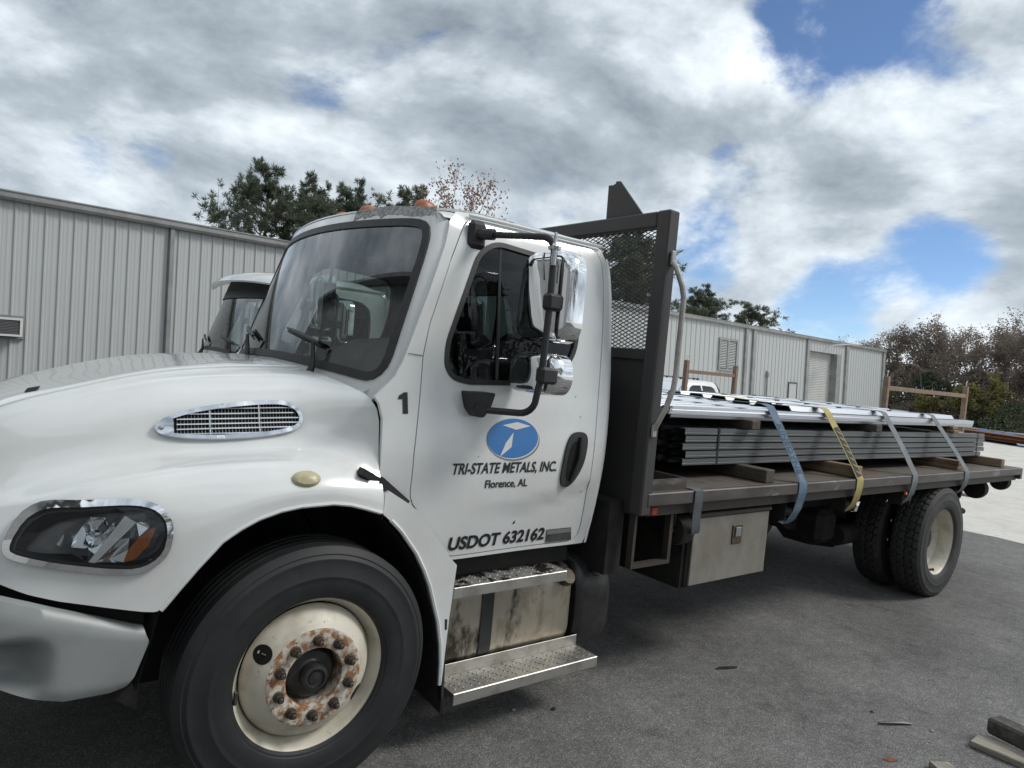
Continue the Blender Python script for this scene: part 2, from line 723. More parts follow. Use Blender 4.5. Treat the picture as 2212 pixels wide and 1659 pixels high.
material('frame_black', (0.012, 0.011, 0.011), 0.8, col2=(0.03, 0.024, 0.02), nscale=9)
material('toolbox_alu', (0.30, 0.285, 0.25), 0.5, metal=0.4, col2=(0.20, 0.175, 0.14), nscale=3.5, nmin=0.45, nmax=0.7, stretch=(1, 1, 0.6), col3=(0.12, 0.10, 0.08), n3=30, t3=(0.66, 0.75))
material('amber', (0.62, 0.16, 0.015), 0.22, coat=0.4, col2=(0.45, 0.10, 0.02), nscale=30)
material('amber_aged', (0.40, 0.125, 0.045), 0.4, col2=(0.26, 0.085, 0.04), nscale=40, nmin=0.4, nmax=0.7)
material('marker_red', (0.35, 0.06, 0.02), 0.3, col2=(0.28, 0.04, 0.02), nscale=40)
material('lens_cream', (0.50, 0.46, 0.29), 0.35, col2=(0.38, 0.33, 0.18), nscale=30)
material('lamp_dark', (0.26, 0.265, 0.27), 0.4, col2=(0.20, 0.202, 0.205), nscale=8)
material('reflector', (0.80, 0.81, 0.82), 0.05, metal=1.0)
material('lamp_silver', (0.86, 0.87, 0.88), 0.13, metal=0.82)
material('decal_black', (0.012, 0.012, 0.014), 0.45, col2=(0.022, 0.022, 0.024), nscale=60)
material('decal_blue', (0.035, 0.19, 0.50), 0.4, coat=0.3)
material('decal_white', (0.74, 0.745, 0.74), 0.35)
material('decal_grey', (0.22, 0.215, 0.20), 0.5)
material('badge', (0.16, 0.155, 0.145), 0.3, metal=0.6, col2=(0.09, 0.085, 0.08), nscale=30)
material('cab_interior', (0.62, 0.625, 0.61), 0.75, col2=(0.55, 0.55, 0.54), nscale=10)
material('seat_grey', (0.085, 0.09, 0.095), 0.85, col2=(0.06, 0.062, 0.066), nscale=20)
material('hat_yellow', (0.62, 0.50, 0.12), 0.4, col2=(0.5, 0.4, 0.1), nscale=10)
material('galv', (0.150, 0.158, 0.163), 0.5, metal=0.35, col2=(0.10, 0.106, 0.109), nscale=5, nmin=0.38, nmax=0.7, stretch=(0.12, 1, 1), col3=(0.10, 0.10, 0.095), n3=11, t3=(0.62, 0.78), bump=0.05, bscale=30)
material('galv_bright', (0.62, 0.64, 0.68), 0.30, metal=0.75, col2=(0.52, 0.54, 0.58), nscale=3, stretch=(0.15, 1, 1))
material('galv_dark', (0.022, 0.025, 0.033), 0.5, metal=0.3)
material('wood', (0.30, 0.215, 0.135), 0.85, col2=(0.20, 0.14, 0.09), nscale=8, stretch=(6, 0.8, 6), nmin=0.35, nmax=0.7, bump=0.3, bscale=25, col3=(0.07, 0.05, 0.035), n3=3.0, t3=(0.58, 0.72))
material('wood_old', (0.105, 0.085, 0.066), 0.9, col2=(0.06, 0.048, 0.038), nscale=8, stretch=(6, 0.8, 6), nmin=0.35, nmax=0.7, bump=0.35, bscale=25)
material('wood_grey', (0.34, 0.31, 0.26), 0.9, col2=(0.22, 0.20, 0.165), nscale=6, stretch=(8, 0.9, 8), bump=0.4, bscale=25)
material('block_dark', (0.050, 0.046, 0.042), 0.9, col2=(0.11, 0.10, 0.092), nscale=18, bump=0.4, bscale=60)
material('strap_blue', (0.085, 0.145, 0.215), 0.8, col2=(0.13, 0.19, 0.255), nscale=14, bump=0.2, bscale=260, col3=(0.20, 0.235, 0.26), n3=9, t3=(0.55, 0.75))
material('strap_yellow', (0.46, 0.385, 0.14), 0.8, col2=(0.36, 0.30, 0.12), nscale=14, bump=0.2, bscale=260)
material('strap_grey', (0.20, 0.215, 0.225), 0.8, col2=(0.15, 0.165, 0.175), nscale=12, bump=0.2, bscale=260)
material('strap_tail', (0.11, 0.125, 0.135), 0.85, col2=(0.08, 0.09, 0.10), nscale=12)
material('strap_print', (0.03, 0.032, 0.03), 0.8)
material('strap_print_blue', (0.035, 0.07, 0.12), 0.8)
material('wall_metal', (0.46, 0.475, 0.47), 0.5, metal=0.0, col2=(0.42, 0.432, 0.43), nscale=1.2, nmin=0.4, nmax=0.7, stretch=(6, 1, 0.25), col3=(0.37, 0.375, 0.365), n3=3, t3=(0.6, 0.8))
material('wall_trim', (0.30, 0.305, 0.298), 0.5, metal=0.1, col2=(0.22, 0.225, 0.22), nscale=3)
material('rollup', (0.47, 0.475, 0.46), 0.5, metal=0.1, col2=(0.41, 0.415, 0.40), nscale=4)
material('vent_dark', (0.05, 0.052, 0.055), 0.7)
material('white_metal', (0.68, 0.68, 0.66), 0.45)
material('rack_brown', (0.20, 0.135, 0.10), 0.75, col2=(0.27, 0.19, 0.14), nscale=14, bump=0.2, bscale=80)
material('rust_red', (0.21, 0.075, 0.035), 0.8, col2=(0.15, 0.05, 0.025), nscale=5)
material('tarp_blue', (0.06, 0.19, 0.52), 0.5, col2=(0.03, 0.10, 0.33), nscale=4)
material('bark', (0.085, 0.066, 0.05), 0.95, col2=(0.05, 0.04, 0.032), nscale=8, stretch=(4, 4, 0.6), bump=0.6, bscale=20)
material('bark_grey', (0.21, 0.19, 0.17), 0.95, col2=(0.15, 0.135, 0.12), nscale=8, stretch=(4, 4, 0.6))
material('stone', (0.34, 0.325, 0.30), 0.9, col2=(0.22, 0.21, 0.195), nscale=40)


def leaf_material(name, c1, c2, trans=0.35, scale=0.6):
    m = bpy.data.materials.new(name)
    m.use_nodes = True
    nt = m.node_tree
    nt.nodes.clear()
    out = nt.nodes.new('ShaderNodeOutputMaterial')
    tc = nt.nodes.new('ShaderNodeTexCoord')
    no = nt.nodes.new('ShaderNodeTexNoise')
    no.inputs['Scale'].default_value = scale
    no.inputs['Detail'].default_value = 6
    no.inputs['Roughness'].default_value = 0.75
    nt.links.new(tc.outputs['Object'], no.inputs['Vector'])
    rp = nt.nodes.new('ShaderNodeMapRange')
    rp.inputs['From Min'].default_value = 0.35
    rp.inputs['From Max'].default_value = 0.65
    nt.links.new(no.outputs['Fac'], rp.inputs['Value'])
    mx = nt.nodes.new('ShaderNodeMix')
    mx.data_type = 'RGBA'
    mx.inputs['A'].default_value = (*c1, 1)
    mx.inputs['B'].default_value = (*c2, 1)
    nt.links.new(rp.outputs[0], mx.inputs['Factor'])
    df = nt.nodes.new('ShaderNodeBsdfDiffuse')
    tl = nt.nodes.new('ShaderNodeBsdfTranslucent')
    nt.links.new(mx.outputs['Result'], df.inputs[0])
    nt.links.new(mx.outputs['Result'], tl.inputs[0])
    ms = nt.nodes.new('ShaderNodeMixShader')
    ms.inputs[0].default_value = trans
    nt.links.new(df.outputs[0], ms.inputs[1])
    nt.links.new(tl.outputs[0], ms.inputs[2])
    nt.links.new(ms.outputs[0], out.inputs['Surface'])
    MATS[name] = m


leaf_material('needles', (0.112, 0.138, 0.100), (0.155, 0.172, 0.122), 0.55)
leaf_material('leaf_brown', (0.195, 0.162, 0.138), (0.255, 0.215, 0.180), 0.5)
leaf_material('leaf_red', (0.26, 0.15, 0.125), (0.32, 0.21, 0.18), 0.5)
leaf_material('leaf_yellow', (0.25, 0.225, 0.095), (0.16, 0.165, 0.075), 0.45)
leaf_material('leaf_green', (0.075, 0.095, 0.060), (0.115, 0.125, 0.080), 0.45)
glass_material('glass_wind', (0.82, 0.88, 0.86), 2.1)
glass_material('glass_side', (0.26, 0.31, 0.295), 1.42)
glass_material('glass_lamp', (0.88, 0.90, 0.91), 1.45)
glass_material('glass_far', (0.10, 0.12, 0.13), 1.6)


def asphalt_material():
    m = bpy.data.materials.new('asphalt')
    m.use_nodes = True
    nt = m.node_tree
    b = nt.nodes['Principled BSDF']
    b.inputs['Roughness'].default_value = 0.82
    b.inputs['Specular IOR Level'].default_value = 0.35
    tc = nt.nodes.new('ShaderNodeTexCoord')

    def noise(s, d=4, r=0.6):
        n = nt.nodes.new('ShaderNodeTexNoise')
        n.inputs['Scale'].default_value = s
        n.inputs['Detail'].default_value = d
        n.inputs['Roughness'].default_value = r
        nt.links.new(tc.outputs['Object'], n.inputs['Vector'])
        return n.outputs['Fac']
    vo = nt.nodes.new('ShaderNodeTexVoronoi')
    vo.inputs['Scale'].default_value = 240
    nt.links.new(tc.outputs['Object'], vo.inputs['Vector'])
    # aggregate: each stone its own grey
    rp = nt.nodes.new('ShaderNodeValToRGB')
    c = rp.color_ramp
    c.elements[0].position = 0.15
    c.elements[0].color = (0.098, 0.097, 0.094, 1)
    c.elements[1].position = 0.97
    c.elements[1].color = (0.33, 0.32, 0.305, 1)
    e = c.elements.new(0.62)
    e.color = (0.150, 0.147, 0.141, 1)
    e = c.elements.new(0.86)
    e.color = (0.205, 0.20, 0.19, 1)
    sp = nt.nodes.new('ShaderNodeSeparateColor')
    nt.links.new(vo.outputs['Color'], sp.inputs[0])
    nt.links.new(sp.outputs[0], rp.inputs[0])
    # broad patches and oil stains
    big = nt.nodes.new('ShaderNodeMapRange')
    big.inputs['From Min'].default_value = 0.35
    big.inputs['From Max'].default_value = 0.7
    big.inputs['To Min'].default_value = 0.66
    big.inputs['To Max'].default_value = 1.38
    nt.links.new(noise(0.75, 9, 0.68), big.inputs['Value'])
    sm = nt.nodes.new('ShaderNodeMapRange')
    sm.inputs['From Min'].default_value = 0.3
    sm.inputs['From Max'].default_value = 0.7
    sm.inputs['To Min'].default_value = 0.8
    sm.inputs['To Max'].default_value = 1.2
    nt.links.new(noise(11, 5, 0.7), sm.inputs['Value'])
    mul = nt.nodes.new('ShaderNodeMath')
    mul.operation = 'MULTIPLY'
    nt.links.new(big.outputs[0], mul.inputs[0])
    nt.links.new(sm.outputs[0], mul.inputs[1])
    st = nt.nodes.new('ShaderNodeMapRange')      # oil drips and old wet patches
    st.inputs['From Min'].default_value = 0.60
    st.inputs['From Max'].default_value = 0.70
    st.inputs['To Min'].default_value = 1.0
    st.inputs['To Max'].default_value = 0.62
    nt.links.new(noise(2.3, 8, 0.66), st.inputs['Value'])
    mul2 = nt.nodes.new('ShaderNodeMath')
    mul2.operation = 'MULTIPLY'
    nt.links.new(mul.outputs[0], mul2.inputs[0])
    nt.links.new(st.outputs[0], mul2.inputs[1])
    mul = mul2
    vm = nt.nodes.new('ShaderNodeVectorMath')
    vm.operation = 'SCALE'
    nt.links.new(rp.outputs[0], vm.inputs[0])
    nt.links.new(mul.outputs[0], vm.inputs['Scale'])
    nt.links.new(vm.outputs[0], b.inputs['Base Color'])
    bp = nt.nodes.new('ShaderNodeBump')
    bp.inputs['Strength'].default_value = 0.55
    bp.inputs['Distance'].default_value = 0.004
    inv = nt.nodes.new('ShaderNodeMath')
    inv.operation = 'SUBTRACT'
    inv.inputs[0].default_value = 1
    nt.links.new(vo.outputs['Distance'], inv.inputs[1])
    nt.links.new(inv.outputs[0], bp.inputs['Height'])
    nt.links.new(bp.outputs[0], b.inputs['Normal'])
    MATS['asphalt'] = m


asphalt_material()
material('gravel', (0.64, 0.62, 0.575), 0.9, col2=(0.47, 0.45, 0.41), nscale=1.2, nmin=0.35, nmax=0.7, detail=10, nrough=0.75,
         col3=(0.36, 0.33, 0.28), n3=7, t3=(0.58, 0.72), bump=0.8, bscale=14)

# ================================================================== ground
mb = MB()
mb.add([(-300, -300, -0.006), (500, -300, -0.006), (500, 500, -0.006), (-300, 500, -0.006)], [(0, 1, 2, 3)])
g = part('gravel_yard', mb, 'gravel', smooth=0)
g['kind'] = 'structure'
rnd = random.Random(4)
mb = MB()
edge = [(9.74 + 0.05 * math.sin(y * 0.9) + rnd.uniform(-.035, .035), y) for y in np.arange(-40, 40.1, 0.35)]
poly = [(-80, 40), (-80, -40)] + edge
mb.prism(poly, -0.1, 0.0, 'z')
a = part('asphalt_pavement', mb, 'asphalt', smooth=0)
a['kind'] = 'structure'

# ================================================================== metal building across the yard
BE1 = Vector((0.99545029, 0.09456778, 0.01164677))
BUP = Vector((-0.01561742, 0.04135644, 0.99902239))
BE2 = Vector((-0.09399366, 0.99465903, -0.04264518))
BM = Matrix(((BE1.x, BE2.x, BUP.x, 0), (BE1.y, BE2.y, BUP.y, 10), (BE1.z, BE2.z, BUP.z, 0), (0, 0, 0, 1)))
bld = thing('metal_building', 'long grey ribbed metal building with roll-up door behind the trucks', 'building')
bld.matrix_world = BM
BOT, EAVE = -0.6, 3.54


def wall_panel_mesh(w, rib, h0, h1, ribs=(0.0,)):
    """ribbed sheet, ribs proud of the flat pan"""
    pr = [(0, 0), (0.012, -0.004), (0.026, -rib), (0.046, -rib), (0.060, -0.004)]
    for k in (0.42, 0.72):
        pr += [(w * k - 0.012, -0.002), (w * k, -0.005), (w * k + 0.012, -0.002)]
    pr += [(w - 0.001, -0.002), (w - 0.001, 0.02)]
    m = MB()
    vs = [(s, d, h0) for s, d in pr] + [(s, d, h1) for s, d in pr]
    n = len(pr)
    m.add(vs, [(i, i + 1, i + 1 + n, i + n) for i in range(n - 1)])
    return m


PL, PR = 0.2042, 0.3055
me_l = finish(wall_panel_mesh(PL, 0.019, BOT, EAVE).mesh('wall_panel'), 25, recalc=False)
me_r = finish(wall_panel_mesh(PR, 0.020, BOT, EAVE).mesh('wall_panel'), 25, recalc=False)
me_top = finish(wall_panel_mesh(PR, 0.020, 3.06, EAVE).mesh('wall_panel'), 25, recalc=False)
s = -0.02 - PL * 16
while s < 13.0:
    part('wall_panel', me_l, 'wall_metal', bld, loc=(s, 0, 0))
    s += PL
s0 = s
while s < 37.45:
    if s + PR > 28.40 and s < 31.88:
        part('wall_panel', me_top, 'wall_metal', bld, loc=(s, 0, 0))
    else:
        part('wall_panel', me_r, 'wall_metal', bld, loc=(s, 0, 0))
    s += PR
END = s
S0 = -0.02 - PL * 16
# shell: side and rear walls, roof
mb = MB()
mb.box((S0, 0.60, BOT), (28.3, 0.64, EAVE))
mb.box((31.95, 0.60, BOT), (END, 0.64, EAVE))
mb.box((S0, 14.9, BOT), (END, 15.0, EAVE))
mb.box((S0, 0.03, BOT), (S0 + 0.05, 15.0, EAVE))
mb.box((END - 0.03, 0.03, BOT), (END, 15.0, EAVE))
part('wall_shell', mb, 'wall_metal', bld, smooth=0)
mb = MB()
mb.prism([(-0.02, 3.60), (7.5, 4.1), (15.1, 3.60), (15.1, 3.56), (7.5, 4.06), (-0.02, 3.55)], S0 - 0.1, END + 0.1, 'x')
part('roof', mb, 'wall_trim', bld, smooth=0)
mb = MB()   # gutter with a rolled front edge
pr = [(-0.02, 3.53), (-0.11, 3.53), (-0.135, 3.57), (-0.135, 3.64), (-0.15, 3.655), (-0.15, 3.675), (-0.12, 3.675), (-0.02, 3.67)]
mb.prism(pr, S0 - 0.12, END + 0.14, 'x')
part('gutter', mb, 'wall_trim', bld, smooth=30)
for sa, sb in ((1.68, 1.76), (22.63, 22.83), (23.24, 23.47), (28.12, 28.37), (32.46, 32.75), (37.42, 37.72)):
    mb = MB()
    mb.box((sa, -0.085, BOT), (sb, -0.002, 3.53), bev=0.008)
    part('downspout' if sb - sa < 0.24 else 'wall_trim', mb, 'wall_trim', bld)
# roll-up door, set back in its opening
D0, D1, DT = 28.40, 31.40, 3.05
nsl = 40
h = -0.1
hh = (DT + 0.1) / nsl
slat = MB()
pr = [(0.0, 0.0), (-0.012, hh * 0.2), (-0.018, hh * 0.5), (-0.012, hh * 0.82), (0.0, hh * 0.98)]
vs = [(D0, 0.26 + d, q) for d, q in pr] + [(D1 + 0.02, 0.26 + d, q) for d, q in pr]
slat.add(vs, [(i, i + 1, i + 1 + len(pr), i + len(pr)) for i in range(len(pr) - 1)])
me = finish(slat.mesh('door_slat'), 60, recalc=False)
rdo = part('rollup_door', MB().box((D0, 0.275, -0.4), (D1 + .02, 0.30, DT)), 'vent_dark', bld, smooth=0)
for k in range(nsl):
    part('door_slat', me, 'rollup', rdo, loc=(0, 0, h + k * hh))
mb = MB()
mb.box((D0 - 0.02, -0.004, -0.5), (D0, 0.5, DT))
mb.box((D1 + 0.02, -0.004, -0.5), (D1 + 0.05, 0.5, DT))
mb.box((D0 - 0.02, -0.004, DT), (31.90, 0.5, DT + 0.012))
part('door_jamb', mb, 'wall_trim', bld, smooth=0)
mb = MB()
mb.box((31.44, -0.05, -0.5), (31.86, 0.02, DT + 0.01), bev=0.01)
part('door_post', mb, 'wall_trim', bld)
# small door
mb = MB()
for lo, hi in (((26.53, 1.53), (27.36, 1.58)), ((26.53, -.5), (26.58, 1.53)), ((27.31, -.5), (27.36, 1.53))):
    mb.box((lo[0], -0.06, lo[1]), (hi[0], 0.01, hi[1]))
sd = part('small_door', mb, 'vent_dark', bld, smooth=0)
part('door_leaf', MB().box((26.58, -0.045, -.5), (27.31, 0.0, 1.53), bev=.004), 'wall_metal', sd)
# louvred vent with blades
mb = MB()
mb.box((20.74, -0.07, 1.83), (20.83, 0.0, 3.04))
mb.box((21.98, -0.07, 1.83), (22.07, 0.0, 3.04))
mb.box((20.83, -0.07, 2.96), (21.98, 0.0, 3.04))
mb.box((20.83, -0.07, 1.83), (21.98, 0.0, 1.90))
mb.box((21.34, -0.06, 1.9), (21.47, 0.0, 2.96))
vent = part('louvre_vent', mb, 'wall_trim', bld, smooth=0)
part('vent_back', MB().box((20.83, -0.036, 1.9), (21.98, -0.033, 2.96)), 'vent_dark', vent, smooth=0)
bl = MB()
bl.box((0, -0.03, 0), (0.48, -0.005, 0.028))
me = finish(bl.mesh('louvre_blade'), 0)
for k in range(17):
    for x in (20.845, 21.485):
        part('louvre_blade', me, 'wall_metal', vent, loc=(x, -0.028, 1.93 + k * 0.0605), rot=(rad(-35), 0, 0))
mb = MB()
mb.tube([(24.57, -0.06, -0.5), (24.57, -0.06, 1.93), (24.57, -0.02, 1.97)], 0.035, 8)
mb.box((24.52, -0.12, 1.72), (24.63, -0.0, 1.9), bev=.01)
part('conduit', mb, 'wall_trim', bld)
mb = MB()
mb.tube([(30.2, -0.0, 3.30), (30.3, -0.35, 3.42), (30.8, -0.95, 3.50)], 0.03, 8)
lamp = part('lamp_arm', mb, 'white_metal', bld)
mb = MB()
mb.lathe([(0.0, 0.10), (0.08, 0.09), (0.30, 0.0), (0.28, -0.015), (0.0, -0.02)], 20, 'z', Matrix.Translation((30.95, -1.05, 3.49)))
part('lamp_head', mb, 'white_metal', lamp)
# window air conditioner in its frame
acf = MB()
for lo, hi in (((-1.14, 1.695), (-0.42, 1.735)), ((-1.14, 1.365), (-0.42, 1.40)), ((-0.46, 1.40), (-0.42, 1.695)), ((-1.14, 1.40), (-1.10, 1.695))):
    acf.box((lo[0], -0.06, lo[1]), (hi[0], 0.0, hi[1]))
part('window_frame', acf, 'wall_trim', bld, smooth=0)
ac = thing('air_conditioner', 'white window air conditioner sticking out of the grey metal wall', 'air conditioner')
ac.matrix_world = BM @ Matrix.Translation((-0.78, 0, 1.40))
mb = MB()
mb.box((-0.30, -0.22, 0.01), (0.30, 0.25, 0.28), bev=0.01)
part('casing', mb, 'vent_dark', ac)
mb = MB()
for lo, hi in (((-.31, .255), (.31, .29)), ((-.31, 0), (.31, .03)), ((-.31, .03), (-.28, .255)), ((.275, .03), (.31, .255))):
    mb.box((lo[0], -0.24, lo[1]), (hi[0], -0.20, hi[1]))
part('bezel', mb, 'white_metal', ac, smooth=0)
mb = MB()
for k in range(9):
    mb.box((-.28, -0.226, 0.04 + k * 0.024), (.275, -0.221, 0.046 + k * 0.024))
part('grille', mb, 'lamp_dark', ac, smooth=0)

# ================================================================== flatbed truck
# x runs to the rear of the truck, y away from the photographer, z up; front axle at x = 0
truck = thing('flatbed_truck', 'white flatbed truck with lettered door, loaded with strapped metal decking', 'truck')

HX = [-1.24, -1.0, -0.75, -0.5, -0.25, 0.0, 0.25]
HP = np.array([
    [(0, 1.27), (.24, 1.268), (.375, 1.255), (.395, 1.243), (.44, 1.205), (.485, 1.15), (.525, 1.09), (.57, 1.04), (.63, 1.0), (.67, .965), (.68, .94)],
    [(0, 1.435), (.28, 1.43), (.455, 1.417), (.478, 1.401), (.548, 1.362), (.612, 1.292), (.660, 1.212), (.725, 1.148), (.85, 1.098), (.95, 1.032), (.985, .955)],
    [(0, 1.51), (.3, 1.512), (.49, 1.510), (.517, 1.493), (.605, 1.46), (.700, 1.378), (.748, 1.285), (.822, 1.232), (1.0, 1.207), (1.083, 1.09), (1.10, .865)],
    [(0, 1.578), (.3, 1.580), (.50, 1.581), (.528, 1.562), (.63, 1.535), (.752, 1.452), (.805, 1.348), (.875, 1.287), (1.05, 1.256), (1.143, 1.13), (1.16, .885)],
    [(0, 1.625), (.3, 1.626), (.51, 1.618), (.538, 1.600), (.66, 1.575), (.797, 1.496), (.85, 1.388), (.92, 1.318), (1.075, 1.286), (1.163, 1.20), (1.175, 1.117)],
    [(0, 1.65), (.3, 1.648), (.52, 1.635), (.545, 1.621), (.70, 1.597), (.85, 1.517), (.905, 1.402), (.965, 1.332), (1.09, 1.294), (1.168, 1.22), (1.178, 1.154)],
    [(0, 1.665), (.3, 1.660), (.53, 1.646), (.555, 1.638), (.78, 1.617), (1.0, 1.566), (1.068, 1.48), (1.085, 1.37), (1.10, 1.27), (1.155, 1.175), (1.168, 1.093)]])
ARCH = [(-.542, .829), (-.50, .888), (-.45, .954), (-.375, 1.042), (-.315, 1.083), (-.255, 1.114), (-.18, 1.138), (-.107, 1.150), (.018, 1.154), (.09, 1.144), (.154, 1.126), (.226, 1.103),
        (.275, 1.066), (.328, 1.017), (.414, .913), (.46, .838), (.496, .767), (.56, .597), (.585, .49), (.596, .408), (.602, .305)]
ZB = [(-1.24, .98), (-.98, .918), (-.908, .889), (-.825, .866), (-.676, .837), (-.60, .822), (-.562, .818)] + ARCH[:12] + [(.25, 1.093)]


def zbot(x):
    return float(np.interp(x, [q[0] for q in ZB], [q[1] for q in ZB]))


def hood_ctrl(x):
    c = np.array(hermite(HX, HP.reshape(len(HX), -1), x)).reshape(11, 2).copy()
    zb = zbot(x)
    c[10, 1] = zb
    c[9, 1] = max(c[9, 1], zb + 0.045)
    return c


def hood_section(x, n=9):
    """near half of the hood section at station x, from the middle outwards"""
    c = hood_ctrl(x)
    P = np.vstack([[-c[1, 0], c[1, 1]], c, 2 * c[10] - c[9]])
    out = []
    for i in range(1, 11):
        p0, p1, p2, p3 = P[i - 1], P[i], P[i + 1], P[i + 2]
        for j in range(n):
            t = j / n
            out.append(0.5 * ((2 * p1) + (p2 - p0) * t + (2 * p0 - 5 * p1 + 4 * p2 - p3) * t**2 + (3 * p1 - p0 - 3 * p2 + p3) * t**3))
    out.append(P[11])
    return np.array(out)


def hood_y(x, z):
    s_ = hood_section(x)
    k = np.arange(18, len(s_))
    zs, ys = s_[k, 1], s_[k, 0]
    return -float(np.interp(-z, -zs, ys))


def hood_surf(x, z):
    y = hood_y(x, z)
    e_ = 0.01
    dx = (hood_y(x + e_, z) - hood_y(x - e_, z)) / (2 * e_)
    dz = (hood_y(x, z + e_) - hood_y(x, z - e_)) / (2 * e_)
    n_ = Vector((-dx, 1, -dz)).normalized()      # points into the body on the near side
    return Vector((x, y, z)), n_


def hood_rear(f):
    """rear edge of the hood for position f (0 middle .. 1 lower edge) along the section"""
    return float(np.interp(f, [0, .2, .32, .42, .50, .57, .62, 1.0], [.052, .068, .088, .150, .208, .231, .234, .234]))


HL = [(-0.971, 1.013), (-0.969, 1.047), (-0.933, 1.110), (-0.886, 1.147), (-0.842, 1.161), (-0.786, 1.168), (-0.728, 1.176), (-0.662, 1.182), (-0.606, 1.179), (-0.561, 1.162), (-0.531, 1.122),
      (-0.524, 1.075), (-0.535, 1.013), (-0.570, 0.972), (-0.623, 0.950), (-0.691, 0.953), (-0.760, 0.961), (-0.836, 0.971), (-0.910, 0.985), (-0.954, 0.996)]
HL = smooth_poly(HL, 1)
HL_HOLE = offset(HL, -0.012)
rows = []
nsec = len(hood_section(0.0))
base_x = list(np.linspace(-1.24, -1.0, 10)) + list(np.linspace(-0.99, -0.47, 48)) + list(np.linspace(-0.455, 0.235, 36))
for bx in base_x:
    u = (bx + 1.24) / (0.235 + 1.24)
    row = []
    for i in range(nsec):
        f = i / (nsec - 1)
        xr = hood_rear(f)
        x = bx if bx < -0.3 else -0.3 + (bx + 0.3) / (0.535) * (xr + 0.3)
        row.append((x, i))
    rows.append(row)
mb = MB()
cache = {}


def sec(x):
    k = round(x, 4)
    if k not in cache:
        cache[k] = hood_section(x)
    return cache[k]


vs = []
for row in rows:
    left = [(x, -sec(x)[i][0], sec(x)[i][1]) for x, i in row]
    right = [(x, sec(x)[i][0], sec(x)[i][1]) for x, i in row[1:]]
    vs += left[::-1] + right
W = 2 * nsec - 1
fs = [(r * W + i, r * W + i + 1, (r + 1) * W + i + 1, (r + 1) * W + i) for r in range(len(rows) - 1) for i in range(W - 1)]
# opening for the headlights
fs = [f for f in fs if not ((sum(vs[i][0] for i in f) / 4 < -.45) and abs(sum(vs[i][1] for i in f) / 4) > .93 and
                            inside((sum(vs[i][0] for i in f) / 4, sum(vs[i][2] for i in f) / 4), HL_HOLE))]
# rolled rear and nose edges
off = len(vs)
last = [vs[(len(rows) - 1) * W + i] for i in range(W)]
vs += [(x + 0.006, y * 0.985, z - 0.03) for x, y, z in last]
fs += [((len(rows) - 1) * W + i, (len(rows) - 1) * W + i + 1, off + i + 1, off + i) for i in range(W - 1)]
mb.add(vs, fs)
part('hood', mb, 'paint_white', truck, smooth=40)

# nose, grille and bumper (the nose is left of the picture, the bumper end is in it)
mb = MB()
nose = [vs[i] for i in range(W)]
o2 = [(-1.27, y * 0.96, max(0.74, z - 0.10)) for x, y, z in nose]
mb.add(nose + o2, [(i, i + 1, W + i + 1, W + i) for i in range(W - 1)])
mb.add([(-1.27, y * .96, max(.74, z - .10)) for x, y, z in nose] + [(-1.25, y * .9, 0.74) for x, y, z in nose], [(i, i + 1, W + i + 1, W + i) for i in range(W - 1)])
part('nose_panel', mb, 'paint_white', truck)
gr = part('grille', MB().box((-1.30, -0.50, 0.80), (-1.262, 0.50, 1.14), bev=0.02), 'chrome', truck)
mb = MB()
for k in range(7):
    mb.box((-1.308, -0.46, 0.83 + k * 0.042), (-1.299, 0.46, 0.855 + k * 0.042))
part('grille_opening', mb, 'dark_gap', gr, smooth=0)

for sg in (1, -1):
    mb = MB()
    mb.add([(-1.22, -sg * .60, 1.0), (-1.0, -sg * .93, 1.0), (-.80, -sg * 1.02, 1.0), (-.58, -sg * 1.06, .95), (-1.22, -sg * .60, .60), (-1.0, -sg * .93, .60), (-.80, -sg * 1.02, .60), (-.58, -sg * 1.06, .45)],
           [(0, 1, 5, 4), (1, 2, 6, 5), (2, 3, 7, 6)])
    part('inner_fender', mb, 'liner', truck, smooth=0)
# headlights -------------------------------------------------------
def lift(surf, d):
    def f(a, b):
        P, n_ = surf(a, b)
        return P - n_ * d, n_
    return f


hl_in = offset(HL, -0.018)
hl_in2 = offset(HL, -0.025)
mb = panel(HL, [hl_in], lift(hood_surf, 0.016), 0.03, 0.02)
hlm = part('headlight', mb, 'chrome', truck)
mb = panel(offset(HL, -0.016), [], lift(hood_surf, -0.070), 0.01, 0.04)
part('lamp_bowl', mb, 'lamp_dark', hlm)
mb = panel(hl_in, [hl_in2], lift(hood_surf, 0.004), 0.06, 0.02)
part('lamp_seal', mb, 'black_plastic', hlm)


def on_hood(x, z, d):
    P, n_ = hood_surf(x, z)
    return P - n_ * d


# facetted chrome reflectors behind the lens
mb = MB()


def facet(pts):
    mb.add([on_hood(*q) for q in pts], [tuple(range(len(pts)))])


facet([(-.869, 1.048, -.050), (-.841, 1.092, -.050), (-.797, 1.123, -.045), (-.771, 1.135, -.040), (-.785, 1.10, -.020), (-.805, 1.06, -.016), (-.809, 1.034, -.014), (-.839, 1.031, -.030)])
facet([(-.839, 1.031, -.030), (-.809, 1.034, -.014), (-.762, .984, -.012), (-.79, .988, -.040)])
facet([(-.667, 1.136, -.014), (-.634, 1.114, -.010), (-.742, .985, -.010), (-.762, .984, -.012)])
facet([(-.667, 1.136, -.014), (-.762, .984, -.012), (-.775, 1.03, -.064), (-.71, 1.13, -.062)])
facet([(-.771, 1.135, -.040), (-.785, 1.10, -.020), (-.77, 1.07, -.060), (-.73, 1.135, -.062)])
facet([(-.805, 1.06, -.016), (-.785, 1.10, -.020), (-.77, 1.07, -.060), (-.775, 1.02, -.060), (-.809, 1.034, -.014)])
facet([(-.742, .985, -.010), (-.634, 1.114, -.010), (-.655, 1.06, -.036), (-.71, .99, -.030)])
